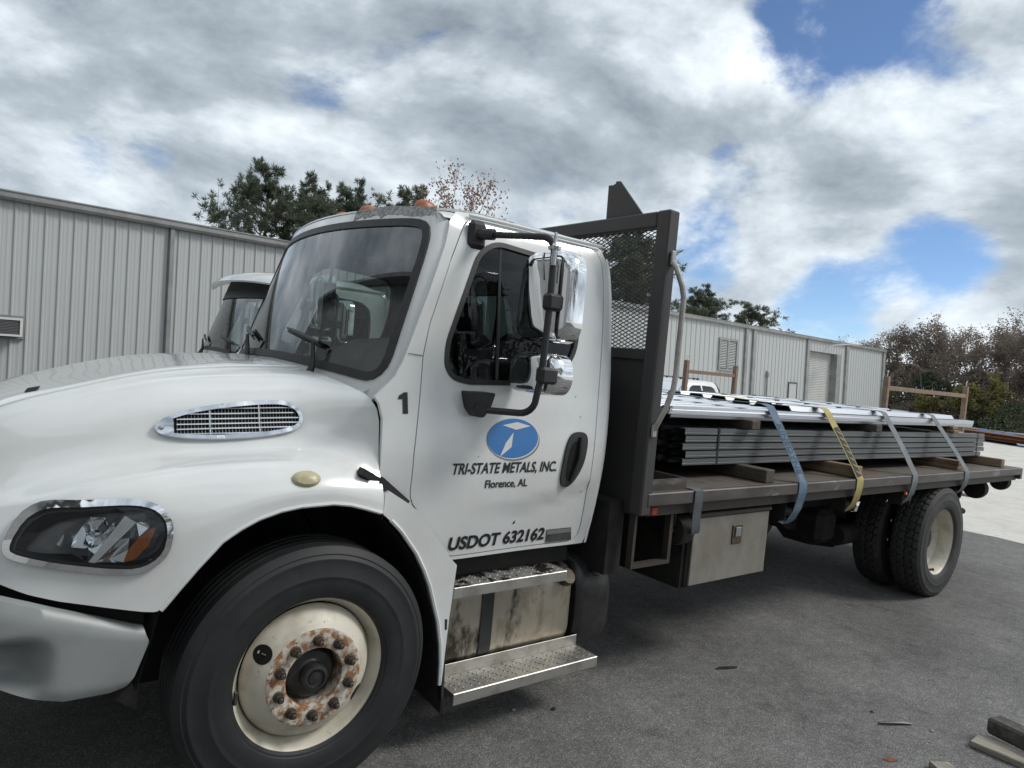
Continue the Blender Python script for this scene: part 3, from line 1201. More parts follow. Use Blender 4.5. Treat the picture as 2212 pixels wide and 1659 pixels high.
facet([(-.742, .985, -.010), (-.71, .99, -.030), (-.655, 1.06, -.036), (-.655, 1.022, -.020), (-.665, .983, -.018)])
facet([(-.762, .984, -.012), (-.742, .985, -.010), (-.665, .983, -.018), (-.68, .972, -.034), (-.74, .974, -.034)])
facet([(-.667, 1.136, -.014), (-.62, 1.150, -.036), (-.585, 1.115, -.030), (-.60, 1.095, -.014), (-.634, 1.114, -.010)])
facet([(-.634, 1.114, -.010), (-.60, 1.095, -.014), (-.625, 1.068, -.012), (-.655, 1.06, -.036)])
facet([(-.577, 1.095, -.020), (-.562, 1.08, -.040), (-.575, 1.02, -.045), (-.63, .985, -.035), (-.60, 1.03, -.014)])
part('reflector', mb, 'lamp_silver', hlm, smooth=0)
mb = MB()
for cx, cz, r_, d0 in ((-.745, 1.10, .026, -.060), (-.752, 1.055, .030, -.056)):
    P, n_ = hood_surf(cx, cz)
    q = n_.to_track_quat('Y', 'Z').to_matrix().to_4x4()
    mb.lathe([(r_, -0.012), (r_ * .92, 0.0), (r_ * .4, .012), (0.0, .016)], 20, 'y', Matrix.Translation(P - n_ * d0) @ q)
part('projector', mb, 'chrome', hlm)
mb = MB()
mb.add([on_hood(*q) for q in [(-.577, 1.097, -.014), (-.600, 1.092, -.010), (-.625, 1.068, -.010), (-.655, 1.022, -.012), (-.666, .982, -.016), (-.635, .993, -.012), (-.598, 1.035, -.010)]], [tuple(range(7))])
part('turn_signal', mb, 'amber', hlm, smooth=0)
mb = panel(hl_in2, [], lift(hood_surf, 0.012), 0.0, 0.03)
part('lens', mb, 'glass_lamp', hlm)
# the far headlight
far = []
for o_ in [hlm] + list(hlm.children):
    me = o_.data.copy()
    me.transform(Matrix.Diagonal((1, -1, 1, 1)))
    me.flip_normals()
    c = bpy.data.objects.new(o_.name.split('.')[0], me)
    far.append(c)
    link(c, truck if o_ is hlm else far[0])

# side vent ----------------------------------------------------------
VT = [(-0.535, 1.371), (-0.529, 1.393), (-0.496, 1.419), (-0.434, 1.444), (-0.355, 1.464), (-0.274, 1.479), (-0.172, 1.493), (-0.081, 1.498), (-0.035, 1.483), (-0.012, 1.452), (-0.013, 1.419), (-0.041, 1.389), (-0.112, 1.368), (-0.217, 1.354), (-0.330, 1.343), (-0.423, 1.341), (-0.490, 1.346), (-0.519, 1.356)]
VT = smooth_poly(VT, 1)
v_in = offset(VT, -0.014)
v_in = [q for q in v_in if q[0] > -.490]
vent_o = part('side_vent', panel(VT, [v_in], lift(hood_surf, 0.018), 0.03, 0.02), 'chrome', truck)
part('vent_mesh_back', panel(offset(VT, -0.012), [], lift(hood_surf, 0.003), 0.004, 0.04), 'dark_gap', vent_o)


def vspan(z):
    xs = [x for x in np.linspace(-.56, .02, 240) if inside((x, z), v_in)]
    return (min(xs), max(xs)) if xs else None


def zspan(x):
    zs = [z for z in np.linspace(1.33, 1.5, 120) if inside((x, z), v_in)]
    return (min(zs), max(zs)) if zs else None


for k in range(6):
    # bars follow the slant of the vent
    pts = []
    for x in np.linspace(-.52, -.01, 28):
        zc = 1.365 + 0.0185 * k + 0.034 * (x + 0.27) / 0.54 + 0.004
        if inside((x, zc), offset(v_in, 0.004)):
            pts.append(on_hood(x, zc, 0.011))
    if len(pts) > 2:
        part('vent_bar', MB().tube(pts, 0.0028, 6), 'chrome', vent_o)
for x in (-.352, -.178):
    zs = zspan(x)
    part('vent_post', MB().tube([on_hood(x, z, 0.010) for z in np.linspace(zs[0], zs[1], 6)], 0.0045, 6), 'chrome_dull', vent_o)
mb = MB()
for x in np.linspace(-.485, -.03, 40):
    zs = zspan(x)
    if zs:
        mb.tube([on_hood(x, z, 0.0058) for z in np.linspace(zs[0], zs[1], 4)], 0.0012, 4)
part('vent_screen', mb, 'lamp_dark', vent_o)
P, n_ = hood_surf(-.512, 1.378)
part('vent_screw', MB().lathe([(0.0, -0.004), (0.008, -0.003), (0.010, 0.004)], 14, 'y', Matrix.Translation(P - n_ * 0.02)), 'chrome_dull', vent_o)

# hood details: small dark vents at the cap, marker, latch, arch lip
mb = MB()
mb.add([(-.92, -.40, 1.487), (-.88, -.42, 1.502), (-.865, -.33, 1.507), (-.905, -.31, 1.490)], [(0, 1, 2, 3)])
mb.v = [(x, y, float(np.interp(-y, sec(round(x, 3))[:, 0], sec(round(x, 3))[:, 1])) + 0.003) for x, y, z in mb.v]
part('hood_slot', mb, 'dark_gap', truck, smooth=0)
P, n_ = hood_surf(-.086, 1.245)
mb = MB()
Mk = Matrix.Translation(P) @ n_.to_track_quat('Y', 'Z').to_matrix().to_4x4()
mb.lathe([(0.0, -0.020), (0.02, -0.019), (0.036, -0.013), (0.042, -0.004), (0.042, 0.004)], 28, 'y', Mk @ Matrix.Diagonal((1.28, 1, 0.80, 1)))
part('side_marker', mb, 'lens_cream', truck)
lip = [(x, z) for x, z in ARCH[:12]]
pts = [Vector((x, hood_y(min(x, .23), z + 0.004) + 0.004, z)) for x, z in resample([(-.548, .822)] + lip, 0.03, False)]
part('arch_lip', MB().tube(pts, 0.0085, 6), 'paint_white', truck)
mb = MB()
mb.bar((.135, -1.128, 1.262), (.245, -1.118, 1.208), .022, .034)
mb.bar((.225, -1.122, 1.225), (.365, -1.108, 1.118), .030, .036)
mb.bar((.135, -1.135, 1.268), (.185, -1.132, 1.242), .036, .028)
mb.tube([(.15, -1.145, 1.255), (.15, -1.10, 1.255)], .018, 8)
part('hood_latch', mb, 'rubber', truck, smooth=0)


# cab side surface -----------------------------------------------------
YCZ = [.3, .6, .85, 1.0, 1.15, 1.3, 1.55, 1.8, 2.0, 2.2, 2.3, 2.36, 2.42]
YCY = [1.03, 1.045, 1.06, 1.083, 1.097, 1.10, 1.08, 1.046, 1.018, .988, .968, .948, .905]


def ycab(z):
    return float(hermite(YCZ, YCY, z))


def yside(x, z):
    """near-side door skin with its pressed lower body line"""
    zl = 1.045 + 0.10 * sstep(0.75, 1.45, x) ** 2
    k = sstep(0.62, 1.15, x) * (1 - sstep(1.42, 1.47, x))
    y = ycab(z)
    y -= 0.019 * k * sstep(zl + 0.032, zl - 0.012, z) if z > 0.8 else 0
    # dished surround under the window
    return -y


def sgn_surf(sg):
    def f(x, z):
        e_ = .01
        y = yside(x, z)
        dz = (yside(x, z + e_) - yside(x, z - e_)) / (2 * e_)
        n_ = Vector((0, 1, -dz)).normalized()
        return Vector((x, y * sg, z)), Vector((n_.x, n_.y * sg, n_.z))
    return f


DOOR = [(.629, 2.335), (.592, 2.255), (.556, 2.169), (.496, 1.998), (.452, 1.874), (.421, 1.734), (.406, 1.52), (.393, 1.326), (.391, 1.17), (.395, 1.14), (.412, 1.108),
        (.52, .987), (.622, .868), (.645, .858), (.70, .857), (1.36, .857), (1.40, .864), (1.428, .89), (1.432, .93), (1.431, 1.22), (1.452, 1.55), (1.478, 1.80), (1.494, 1.98), (1.499, 2.226), (1.494, 2.30), (1.470, 2.352), (1.42, 2.368),
        (1.0, 2.375), (.72, 2.372), (.66, 2.362)]
WIN = rounded([(.700, 2.228), (.532, 1.800), (.527, 1.700), (.560, 1.650), (.64, 1.630), (1.08, 1.645), (1.215, 1.715), (1.300, 1.810), (1.338, 2.02), (1.325, 2.205), (1.24, 2.262), (.80, 2.292)],
              [.06, .08, .04, .05, .05, .10, .08, .08, .10, .08, .08, .07], 4)
for sg in (1, -1):
    sf = sgn_surf(sg)
    near = sg == 1
    # the body side round the door
    OUT = [(.20, 1.555), (.238, 1.595), (.288, 1.645), (.325, 1.71), (.440, 2.0), (.525, 2.235), (.555, 2.345), (.60, 2.395), (.72, 2.408), (1.45, 2.408), (1.512, 2.37), (1.538, 2.28), (1.545, 2.13), (1.536, 1.745), (1.516, 1.434), (1.488, 1.122), (1.478, .90), (1.46, .842),
           (1.42, .835), (.64, .838), (.60, .862), (.52, .955), (.40, 1.09), (.345, 1.125), (.242, 1.19), (.2385, 1.26), (.2385, 1.41), (.238, 1.47), (.220, 1.530)]
    side = part('cab_side', panel(OUT, [offset(DOOR, 0.005)], sf, 0.02, 0.05), 'paint_white', truck)
    part('door_jamb', panel(offset(DOOR, 0.03), [offset(DOOR, -0.035)], lift(sf, -0.030), 0.01, 0.06), 'dark_gap', truck)
    dr = part('door', panel(DOOR, [WIN], sf, 0.022, 0.04), 'paint_white', truck)
    part('window_seal', panel(offset(WIN, 0.004), [offset(WIN, -0.019)], lift(sf, 0.004), 0.02, 0.03), 'black_plastic', dr)
    part('window_glass', panel(offset(WIN, -0.014), [], lift(sf, -0.008), 0.0, 0.06), 'glass_side', dr)
    vb = MB()
    vb.tube([sf(.812, 1.64)[0] + Vector((0, .012 * sg, 0)), sf(.822, 1.95)[0] + Vector((0, .012 * sg, 0)), sf(.835, 2.285)[0] + Vector((0, .012 * sg, 0))], .011, 6)
    part('window_divider', vb, 'black_plastic', dr)
    hnd = [(1.226, 1.172), (1.222, 1.215), (1.236, 1.32), (1.262, 1.40), (1.298, 1.425), (1.36, 1.425), (1.386, 1.40), (1.386, 1.345), (1.368, 1.265), (1.328, 1.195), (1.285, 1.155), (1.245, 1.150)]
    hnd = smooth_poly(hnd, 2)
    dh = part('door_handle', panel(hnd, [], lift(sf, 0.010), 0.012, 0.03), 'black_plastic', dr)
    part('handle_recess', panel(smooth_poly([(1.245, 1.20), (1.262, 1.34), (1.30, 1.385), (1.345, 1.36), (1.33, 1.24), (1.28, 1.18)], 2), [], lift(sf, 0.0115), 0.0, 0.03), 'dark_gap', dr)
    part('handle_grip', MB().tube([sf(1.335, 1.40)[0] + Vector((0, -.018 * sg, 0)), sf(1.322, 1.30)[0] + Vector((0, -.026 * sg, 0)), sf(1.285, 1.18)[0] + Vector((0, -.018 * sg, 0))], .011, 8), 'black_plastic', dr)
    # rear corner of the cab: rounds into the back wall
    mb = MB()
    cz = np.linspace(.842, 2.33, 24)
    vs = []
    for z in cz:
        x0 = float(np.interp(z, [.842, 1.122, 1.434, 1.745, 2.13, 2.28, 2.33], [1.470, 1.488, 1.516, 1.536, 1.545, 1.538, 1.528]))
        y0 = ycab(z)
        for j in range(6):
            a_ = j / 5 * math.pi / 2
            vs.append((x0 + .045 * math.sin(a_), -sg * (y0 - .045 * (1 - math.cos(a_))), z))
        vs.append((x0 + .045, -sg * .70, z))
    fs = [(i * 7 + j, i * 7 + j + 1, (i + 1) * 7 + j + 1, (i + 1) * 7 + j) for i in range(23) for j in range(6)]
    mb.add(vs, fs)
    part('cab_corner', mb, 'paint_white', truck, smooth=50)
    # mud guard behind the wheel
    back = [(.602, .305), (.617, .31), (.622, .60), (.630, .84), (.60, .868), (.52, .962), (.40, 1.098), (.345, 1.135), (.262, 1.185), (.245, 1.175), (.240, 1.104)]
    arch = ARCH[12:]
    poly = arch + back[1:-1] + [(.243, 1.092)]

    def gsurf(x, z, sg=sg):
        y = -lerp(1.165, 1.105, sstep(0.24, 0.66, x)) if z > .5 else -1.13
        y = -float(np.interp(z, [.3, .6, .9, 1.1, 1.2], [1.12, 1.128, 1.142, 1.155, 1.150]))
        return Vector((x, y * sg, z)), Vector((0, sg, 0))
    mg = part('rear_fender', panel(poly, [], gsurf, 0.03, 0.04), 'paint_white', truck)
    part('fender_edge', MB().tube([gsurf(x + .004, z)[0] for x, z in resample(arch, .04, False)], .009, 6), 'paint_white', mg)
    # wheel arch liner
    mb = MB()
    arcp = [(-.60, .55)] + ARCH + [(.62, .2)]
    n_ = len(arcp)
    vs = [(x - (.012 if x > .2 else 0) , -sg * 1.128, z - .004) for x, z in arcp] + [(x, -sg * .55, z + .02) for x, z in arcp]
    mb.add(vs, [(i, i + 1, i + 1 + n_, i + n_) for i in range(n_ - 1)])
    mb.add([(x, -sg * .55, z + .02) for x, z in arcp] + [(.62, -sg * .55, .30), (-.60, -sg * .55, .30)], [tuple(range(n_ + 2))])
    part('wheel_arch_liner', mb, 'liner', truck, smooth=40)
    mb = MB()
    mb.add([(.600, -sg * 1.13, .60), (.600, -sg * .80, .60), (.640, -sg * .78, .17), (.640, -sg * 1.10, .155),
            (.612, -sg * 1.13, .60), (.612, -sg * .80, .60), (.652, -sg * .78, .17), (.652, -sg * 1.10, .155)],
           [(0, 1, 2, 3), (7, 6, 5, 4), (0, 3, 7, 4), (1, 5, 6, 2), (2, 6, 7, 3), (0, 4, 5, 1)])
    part('mud_flap', mb, 'rubber_worn', truck, smooth=0)

# windshield and its frame ------------------------------------------------


def xw(y, z):
    x = .10 + .18 * y * y + .347 * (z - 1.63)
    w = abs(y) - .985
    if w > 0:
        x += 0.5 * w + 6 * w * w
    return x


def wsurf(y, z):
    e_ = .01
    dy = (xw(y + e_, z) - xw(y - e_, z)) / (2 * e_)
    dz = .347
    n_ = Vector((1, -dy, -dz)).normalized()
    return Vector((xw(y, z), y, z)), n_


WS = []
for y in np.linspace(-.86, .86, 21):
    WS.append((y, 1.655 - .06 * y * y))
WS += [(.905, 1.608), (.945, 1.619), (.973, 1.642), (.988, 1.675), (.991, 1.72)]
WS += [(.98, 1.85), (.965, 2.0), (.950, 2.15), (.938, 2.23), (.928, 2.27), (.908, 2.307), (.880, 2.329), (.84, 2.341), (.79, 2.348)]
for y in np.linspace(.72, -.72, 17):
    WS.append((y, 2.365 - .025 * y * y))
WS += [(-y, z) for y, z in ((.79, 2.348), (.84, 2.341), (.880, 2.329), (.908, 2.307), (.928, 2.27), (.938, 2.23), (.950, 2.15), (.965, 2.0), (.98, 1.85), (.991, 1.72), (.988, 1.675), (.973, 1.642), (.945, 1.619), (.905, 1.608))]
ws = part('windshield', panel(offset(WS, -0.030), [], lift(wsurf, 0.001), 0.0, 0.06), 'glass_wind', truck, smooth=60)
part('windshield_seal', panel(WS, [offset(WS, -0.036)], lift(wsurf, 0.008), 0.012, 0.03), 'black_plastic', ws)


def csurf(y, z):
    """frame round the windshield that turns the corner on to the cab side"""
    a_ = abs(y)
    ye = float(np.interp(z, [1.55, 1.72, 2.0, 2.23, 2.31, 2.40], [.96, .975, .95, .922, .895, .87]))
    yc = ycab(min(z, 2.36)) + .002
    if a_ <= ye:
        return Vector((xw(y, z), y, z)), Vector((1, 0, -.3)).normalized()
    w_ = max(.02, yc - ye)
    yr = ye + w_ * (1 - math.exp(-(a_ - ye) / w_))
    x0 = .10 + .18 * ye * ye + .347 * (z - 1.63)
    x = x0 + .36 * ye * (yr - ye) + 1.0 * ((a_ - ye) - (yr - ye))
    k = (yr - ye) / w_
    return Vector((x, math.copysign(yr, y), z)), Vector((1 - k, -math.copysign(k, y), -.3 * (1 - k))).normalized()


CF = []
for (y, z), (y2, z2) in zip(WS, offset(WS, 1.0)):
    ny, nz = y2 - y, z2 - z
    l_ = math.hypot(ny, nz)
    ny, nz = ny / l_, nz / l_
    CF.append((y + ny * (lerp(.06, .135, sstep(1.625, 1.74, z)) if z < 2.2 else lerp(.135, .10, sstep(2.2, 2.34, z))), z + nz * (.060 if nz > 0 else .100)))
part('cab_front', panel(CF, [offset(WS, -0.01)], csurf, 0.015, 0.025), 'paint_white', truck, smooth=60)
# cowl wall under the windshield
mb = MB()
yy = np.linspace(-1.02, 1.02, 31)
vs = [(xw(y, 1.60) - .002, y, 1.60 - .06 * y * y) for y in yy] + [(.14 + .12 * y * y, y, 1.2) for y in yy]
mb.add(vs, [(i, i + 1, i + 32, i + 31) for i in range(30)])
part('cowl', mb, 'liner', truck)

# roof ---------------------------------------------------------------------


def roof_z(x, y):
    ye = .945
    t = min(abs(y) / ye, 1)
    zf = 2.355 + .150 * (1 - t ** 3.0) ** .62
    zw = 2.415 - .025 * y * y - .03 * max(0, t - .9) * 10
    xf = xw(y, 2.40)
    u = (x - xf) / (1.55 - xf)
    z = lerp(min(zw, zf), zf, sstep(-.02, .34, u))
    return z - .035 * sstep(.80, 1.0, u)


mb = MB()
ts = [-1, -.985, -.965, -.94, -.91, -.87, -.82] + list(np.linspace(-.75, .75, 25)) + [.82, .87, .91, .94, .965, .985, 1]
us = np.linspace(0, 1, 36)
vs = []
for u in us:
    for t in ts:
        y = t * .945
        xf = xw(y, 2.40)
        x = lerp(xf, 1.565 - .05 * abs(t) ** 8, u)
        vs.append((x, y, roof_z(x, y)))
nt_ = len(ts)
fs = [(i * nt_ + j, i * nt_ + j + 1, (i + 1) * nt_ + j + 1, (i + 1) * nt_ + j) for i in range(35) for j in range(nt_ - 1)]
o = len(vs)
vs += [(vs[35 * nt_ + j][0] + .01, vs[35 * nt_ + j][1], vs[35 * nt_ + j][2] - .08) for j in range(nt_)]
fs += [(35 * nt_ + j, 35 * nt_ + j + 1, o + j + 1, o + j) for j in range(nt_ - 1)]
mb.add(vs, fs)
roof = part('roof', mb, 'paint_white', truck, smooth=45)
rn = random.Random(3)
pol = []
for k in range(40):
    a_ = 2 * math.pi * k / 40
    rr = 1 + rn.uniform(-.07, .07)
    pol.append((.80 + .27 * math.cos(a_) * rr, -.62 + .285 * math.sin(a_) * rr))
pol = [(max(x, xw(y, 2.40) + .02), max(y, -.925)) for x, y in pol]
pz = [(-.93, 2.345)] + [(y, 2.372 - .025 * y * y + rn.uniform(-.004, .020)) for y in np.linspace(-.90, -.34, 26)] + [(-.33, 2.42), (-.60, 2.425), (-.90, 2.40)]
part('peeled_patch', panel(pz, [], lift(csurf, .002), 0.0, 0.03), 'roof_patch', roof, label='patch of peeled grey paint above the windshield')
part('peeled_patch', panel(pol, [], lambda x, y: (Vector((x, y, roof_z(x, y) + .003)), Vector((0, 0, -1))), 0.0, 0.04), 'roof_patch', roof, label='patch of peeled grey paint on the roof')
for sg in (1, -1):
    part('drip_rail', MB().tube([(x, -sg * (.951 if x > .7 else .945), 2.388) for x in np.linspace(.66, 1.50, 8)], .008, 6), 'paint_white', truck)
for y in (-.62, -.15, .17, .50, .80):
    x = xw(y, 2.40) + .17
    z0 = roof_z(x, y)
    mb = MB()
    prof = [(0.0, .052), (.35, .050), (.7, .040), (.92, .018), (1.0, -.012)]
    n_ = 20
    vs = []
    for r_, zz_ in prof:
        for j in range(n_):
            a_ = 2 * math.pi * j / n_
            cx = math.cos(a_) * r_ * (.074 if math.cos(a_) > 0 else .052)
            vs.append((cx, math.sin(a_) * r_ * .042, zz_ * .85 * (1 if r_ else 1)))
    mb.add(vs, [(i * n_ + j, i * n_ + (j + 1) % n_, (i + 1) * n_ + (j + 1) % n_, (i + 1) * n_ + j) for i in range(4) for j in range(n_)])
    part('marker_light', mb, 'amber_aged', truck, loc=(x, y, z0 + .004), smooth=50)

# cab back wall with window, floor, interior
mb = MB()
rw = rounded([(-.62, 1.62), (.62, 1.62), (.62, 2.16), (-.62, 2.16)], .08)


def bsurf(y, z):
    return Vector((1.555 - .07 * sstep(1.3, .8, z), y, z)), Vector((-1, 0, 0))


bw = part('back_wall', panel([(-.96, .85), (.96, .85), (.98, 1.5), (.90, 2.36), (-.90, 2.36), (-.98, 1.5)], [rw], bsurf, .05, .1), 'cab_interior', truck)
part('rear_window', panel(rw, [], bsurf, 0, .2), 'glass_side', bw)
part('floor', MB().box((.68, -.98, .86), (1.48, .98, .90)), 'cab_interior', truck, smooth=0)
mb = MB()
dash = [(.21, 1.30), (.17, 1.54), (.28, 1.60), (.50, 1.615), (.68, 1.585), (.72, 1.48), (.62, 1.36), (.60, 1.20), (.45, 1.22)]
mb.prism(dash, -.94, .94, 'y')
dsh = part('dashboard', mb, 'cab_interior', truck, smooth=40)
mb = MB()
hv, hn = [], 9
for y, k in ((-.93, 0.0), (-.925, .55), (-.90, .82), (-.84, .96), (-.70, 1.0), (-.50, 1.0), (-.32, .96), (-.20, .80), (-.12, .5), (-.06, .12), (-.05, 0.0)):
    for j_ in range(hn):
        a_ = math.pi * j_ / (hn - 1)
        hv.append((.52 - .20 * math.cos(a_), y, 1.56 + (.245 * k) * math.sin(a_) ** .6))
mb.add(hv, [(i * hn + j_, i * hn + j_ + 1, (i + 1) * hn + j_ + 1, (i + 1) * hn + j_) for i in range(10) for j_ in range(hn - 1)])
part('gauge_hood', mb, 'cab_interior', dsh, smooth=60)
stw = MB()
Ms = Matrix.Translation((.80, -.48, 1.56)) @ Matrix.Rotation(rad(48), 4, 'Y')
pts = [Ms @ Vector((.22 * math.cos(a_), .22 * math.sin(a_), 0)) for a_ in np.linspace(0, 2 * math.pi, 33)[:-1]]
stw.tube(pts, .015, 8, closed=True)
stw.bar(Ms @ Vector((-.21, 0, 0)), Ms @ Vector((.21, 0, 0)), .03, .03)
stw.bar(Ms @ Vector((0, 0, 0)), Ms @ Vector((0, 0, -.35)), .06, .06)
stw.lathe([(0, .03), (.06, .025), (.07, -.03)], 16, 'z', Ms)
part('steering_wheel', stw, 'black_plastic', truck)
for y in (-.50, .50):
    mb = MB()
    mb.box((.86, y - .24, 1.18), (1.34, y + .24, 1.34), bev=.05)
    Mt = Matrix.Translation((1.30, y, 1.30)) @ Matrix.Rotation(rad(12), 4, 'Y')
    mb.box((-.06, -.24, 0), (.07, .24, .62), bev=.05, M=Mt)
    mb.box((-.05, -.15, .64), (.05, .15, .84), bev=.045, M=Mt)
    mb.box((.95, y - .18, .9), (1.28, y + .18, 1.18))
    part('seat', mb, 'seat_grey', truck)
mb = MB()
mb.box((.56, -.82, 2.20), (.60, -.12, 2.36), bev=.015)
mb.box((.56, .12, 2.20), (.60, .82, 2.36), bev=.015)
part('sun_flap', mb, 'cab_interior', truck)
mb = MB()
mb.box((.50, -.9, 2.345), (1.5, .9, 2.365))
part('headliner', mb, 'cab_interior', truck, smooth=0)

# wipers -------------------------------------------------------------------


def ws_pt(y, z, d):
    P, n_ = wsurf(y, z)
    return P - n_ * d


for (b0, el, tip0, tip1) in (((-.58, 1.60), (-.535, 1.735), (-.545, 1.742), (-.20, 1.80)), ((.22, 1.62), (.30, 1.74), (.28, 1.745), (.66, 1.80))):
    mb = MB()
    p0 = ws_pt(b0[0], b0[1], .02)
    p1 = ws_pt(el[0], el[1], .055)
    mb.tube([p0 + Vector((-.02, 0, -.012)), lerp(p0, p1, .3), p1], [.022, .014, .009], 8)
    wa = part('wiper', mb, 'black_plastic', truck)
    mb = MB()
    ys = np.linspace(tip0[0], tip1[0], 6)
    zs = np.linspace(tip0[1], tip1[1], 6)
    mb.tube([ws_pt(y, z, .03) for y, z in zip(ys, zs)], [.008, .011, .013, .013, .011, .004], 6)
    mb.tube([ws_pt(y, z - .012, .018) for y, z in zip(ys, zs)], .006, 5)
    part('wiper_blade', mb, 'black_plastic', wa)

# lettering ------------------------------------------------------------------


def lettering(body, x0, x1, z0, zcap, mat, shear=0., bold=0., slope=0., name='lettering', parent=truck, surf=yside, d=.0025):
    v, f = text_shapes(body, shear, bold)
    lo, hi = v.min(0), v.max(0)
    # cap height from a capital letter
    cv, _ = text_shapes('E', 0, bold)
    ch = cv[:, 1].max()
    k = zcap / ch
    sx = (x1 - x0) / (hi[0] - lo[0])
    m = MB()
    P = []
    for q in v:
        x = x0 + (q[0] - lo[0]) * sx
        z = z0 + q[1] * k + slope * (x - x0)
        P.append((x, surf(x, z) - d, z))
    m.add(P, f)
    o_ = part(name, m, mat, parent, smooth=0, recalc=False)
    return o_


lettering('TRI-STATE METALS, INC.', .588, 1.192, 1.234, .048, 'decal_black', .20, .022)
lettering('Florence, AL', .772, 1.018, 1.166, .036, 'decal_black', 0., .020)
lettering('USDOT 632162', .622, 1.200, .886, .060, 'decal_black', .05, .036, slope=-.006)
b = MB()
b.add([(x, yside(x, z) - .0025, z) for x, z in [(.303, 1.549), (.307, 1.566), (.330, 1.580), (.346, 1.580), (.352, 1.492), (.328, 1.492), (.324, 1.552)]], [tuple(range(7))])
part('unit_number', b, 'decal_black', truck, smooth=0, recalc=False)
# round emblem
mb = MB()


def ell(cx, cz, rx, rz, d, n=44):
    P = [(cx + rx * math.cos(2 * math.pi * j / n), 0, cz + rz * math.sin(2 * math.pi * j / n)) for j in range(n)]
    return [(x, yside(x, z) - d, z) for x, _, z in P], [tuple(range(n))]


for m_, cx, cz, rx, rz, d in (('decal_grey', .922, 1.380, .151, .092, .0018), ('decal_white', .914, 1.388, .152, .093, .0026), ('decal_blue', .911, 1.392, .150, .0915, .0034)):
    b = MB()
    b.add(*ell(cx, cz, rx, rz, d))
    em = part('door_emblem', b, m_, truck, smooth=0, recalc=False)


def dia(pts):
    b = MB()
    b.add([(x, yside(x, z) - .0042, z) for x, z in pts], [tuple(range(len(pts)))])
    part('emblem_mark', b, 'decal_white', em, smooth=0, recalc=False)


dia([(.845, 1.452), (.930, 1.468), (1.010, 1.450), (.925, 1.432)])
dia([(.838, 1.308), (.868, 1.372), (.910, 1.420), (.902, 1.352)])
# joint between pillar and cowl panel
b = MB()
b.add([(.345, yside(.345, 1.742) - .0048, 1.742), (.414, yside(.414, 1.738) - .0048, 1.738), (.414, yside(.414, 1.735) - .0048, 1.735), (.345, yside(.345, 1.739) - .0048, 1.739)], [(0, 1, 2, 3)])
part('panel_joint', b, 'dark_gap', truck, smooth=0, recalc=False)
# stone chips in the paint
for cx, cz, r_ in ((.985, .985, .006), (.988, .992, .003), (1.405, 1.135, .004), (1.398, 1.118, .003), (1.30, 1.60, .003), (1.335, 1.50, .003), (1.13, .876, .004), (.72, 1.31, .0025)):
    b = MB()
    b.add([(cx + r_ * q_[0], yside(cx, cz) - .0022, cz + r_ * q_[1]) for q_ in ((-1, -.3), (-.2, -1.3), (.8, -.5), (1.0, .6), (.1, 1.1), (-.7, .5))], [tuple(range(6))])
    part('paint_chip', b, 'decal_black', truck, smooth=0, recalc=False)
# chromed badge at the foot of the door
b = panel(rounded([(1.218, .862), (1.390, .862), (1.374, .930), (1.210, .930)], .006), [], lift(sgn_surf(1), .004), .003, .05)
bd = part('badge', b, 'badge', truck)
part('badge_band', panel([(1.213, .905), (1.379, .905), (1.373, .928), (1.211, .928)], [], lift(sgn_surf(1), .0052), 0, .05), 'chrome_dull', bd)

# mirrors ---------------------------------------------------------------------


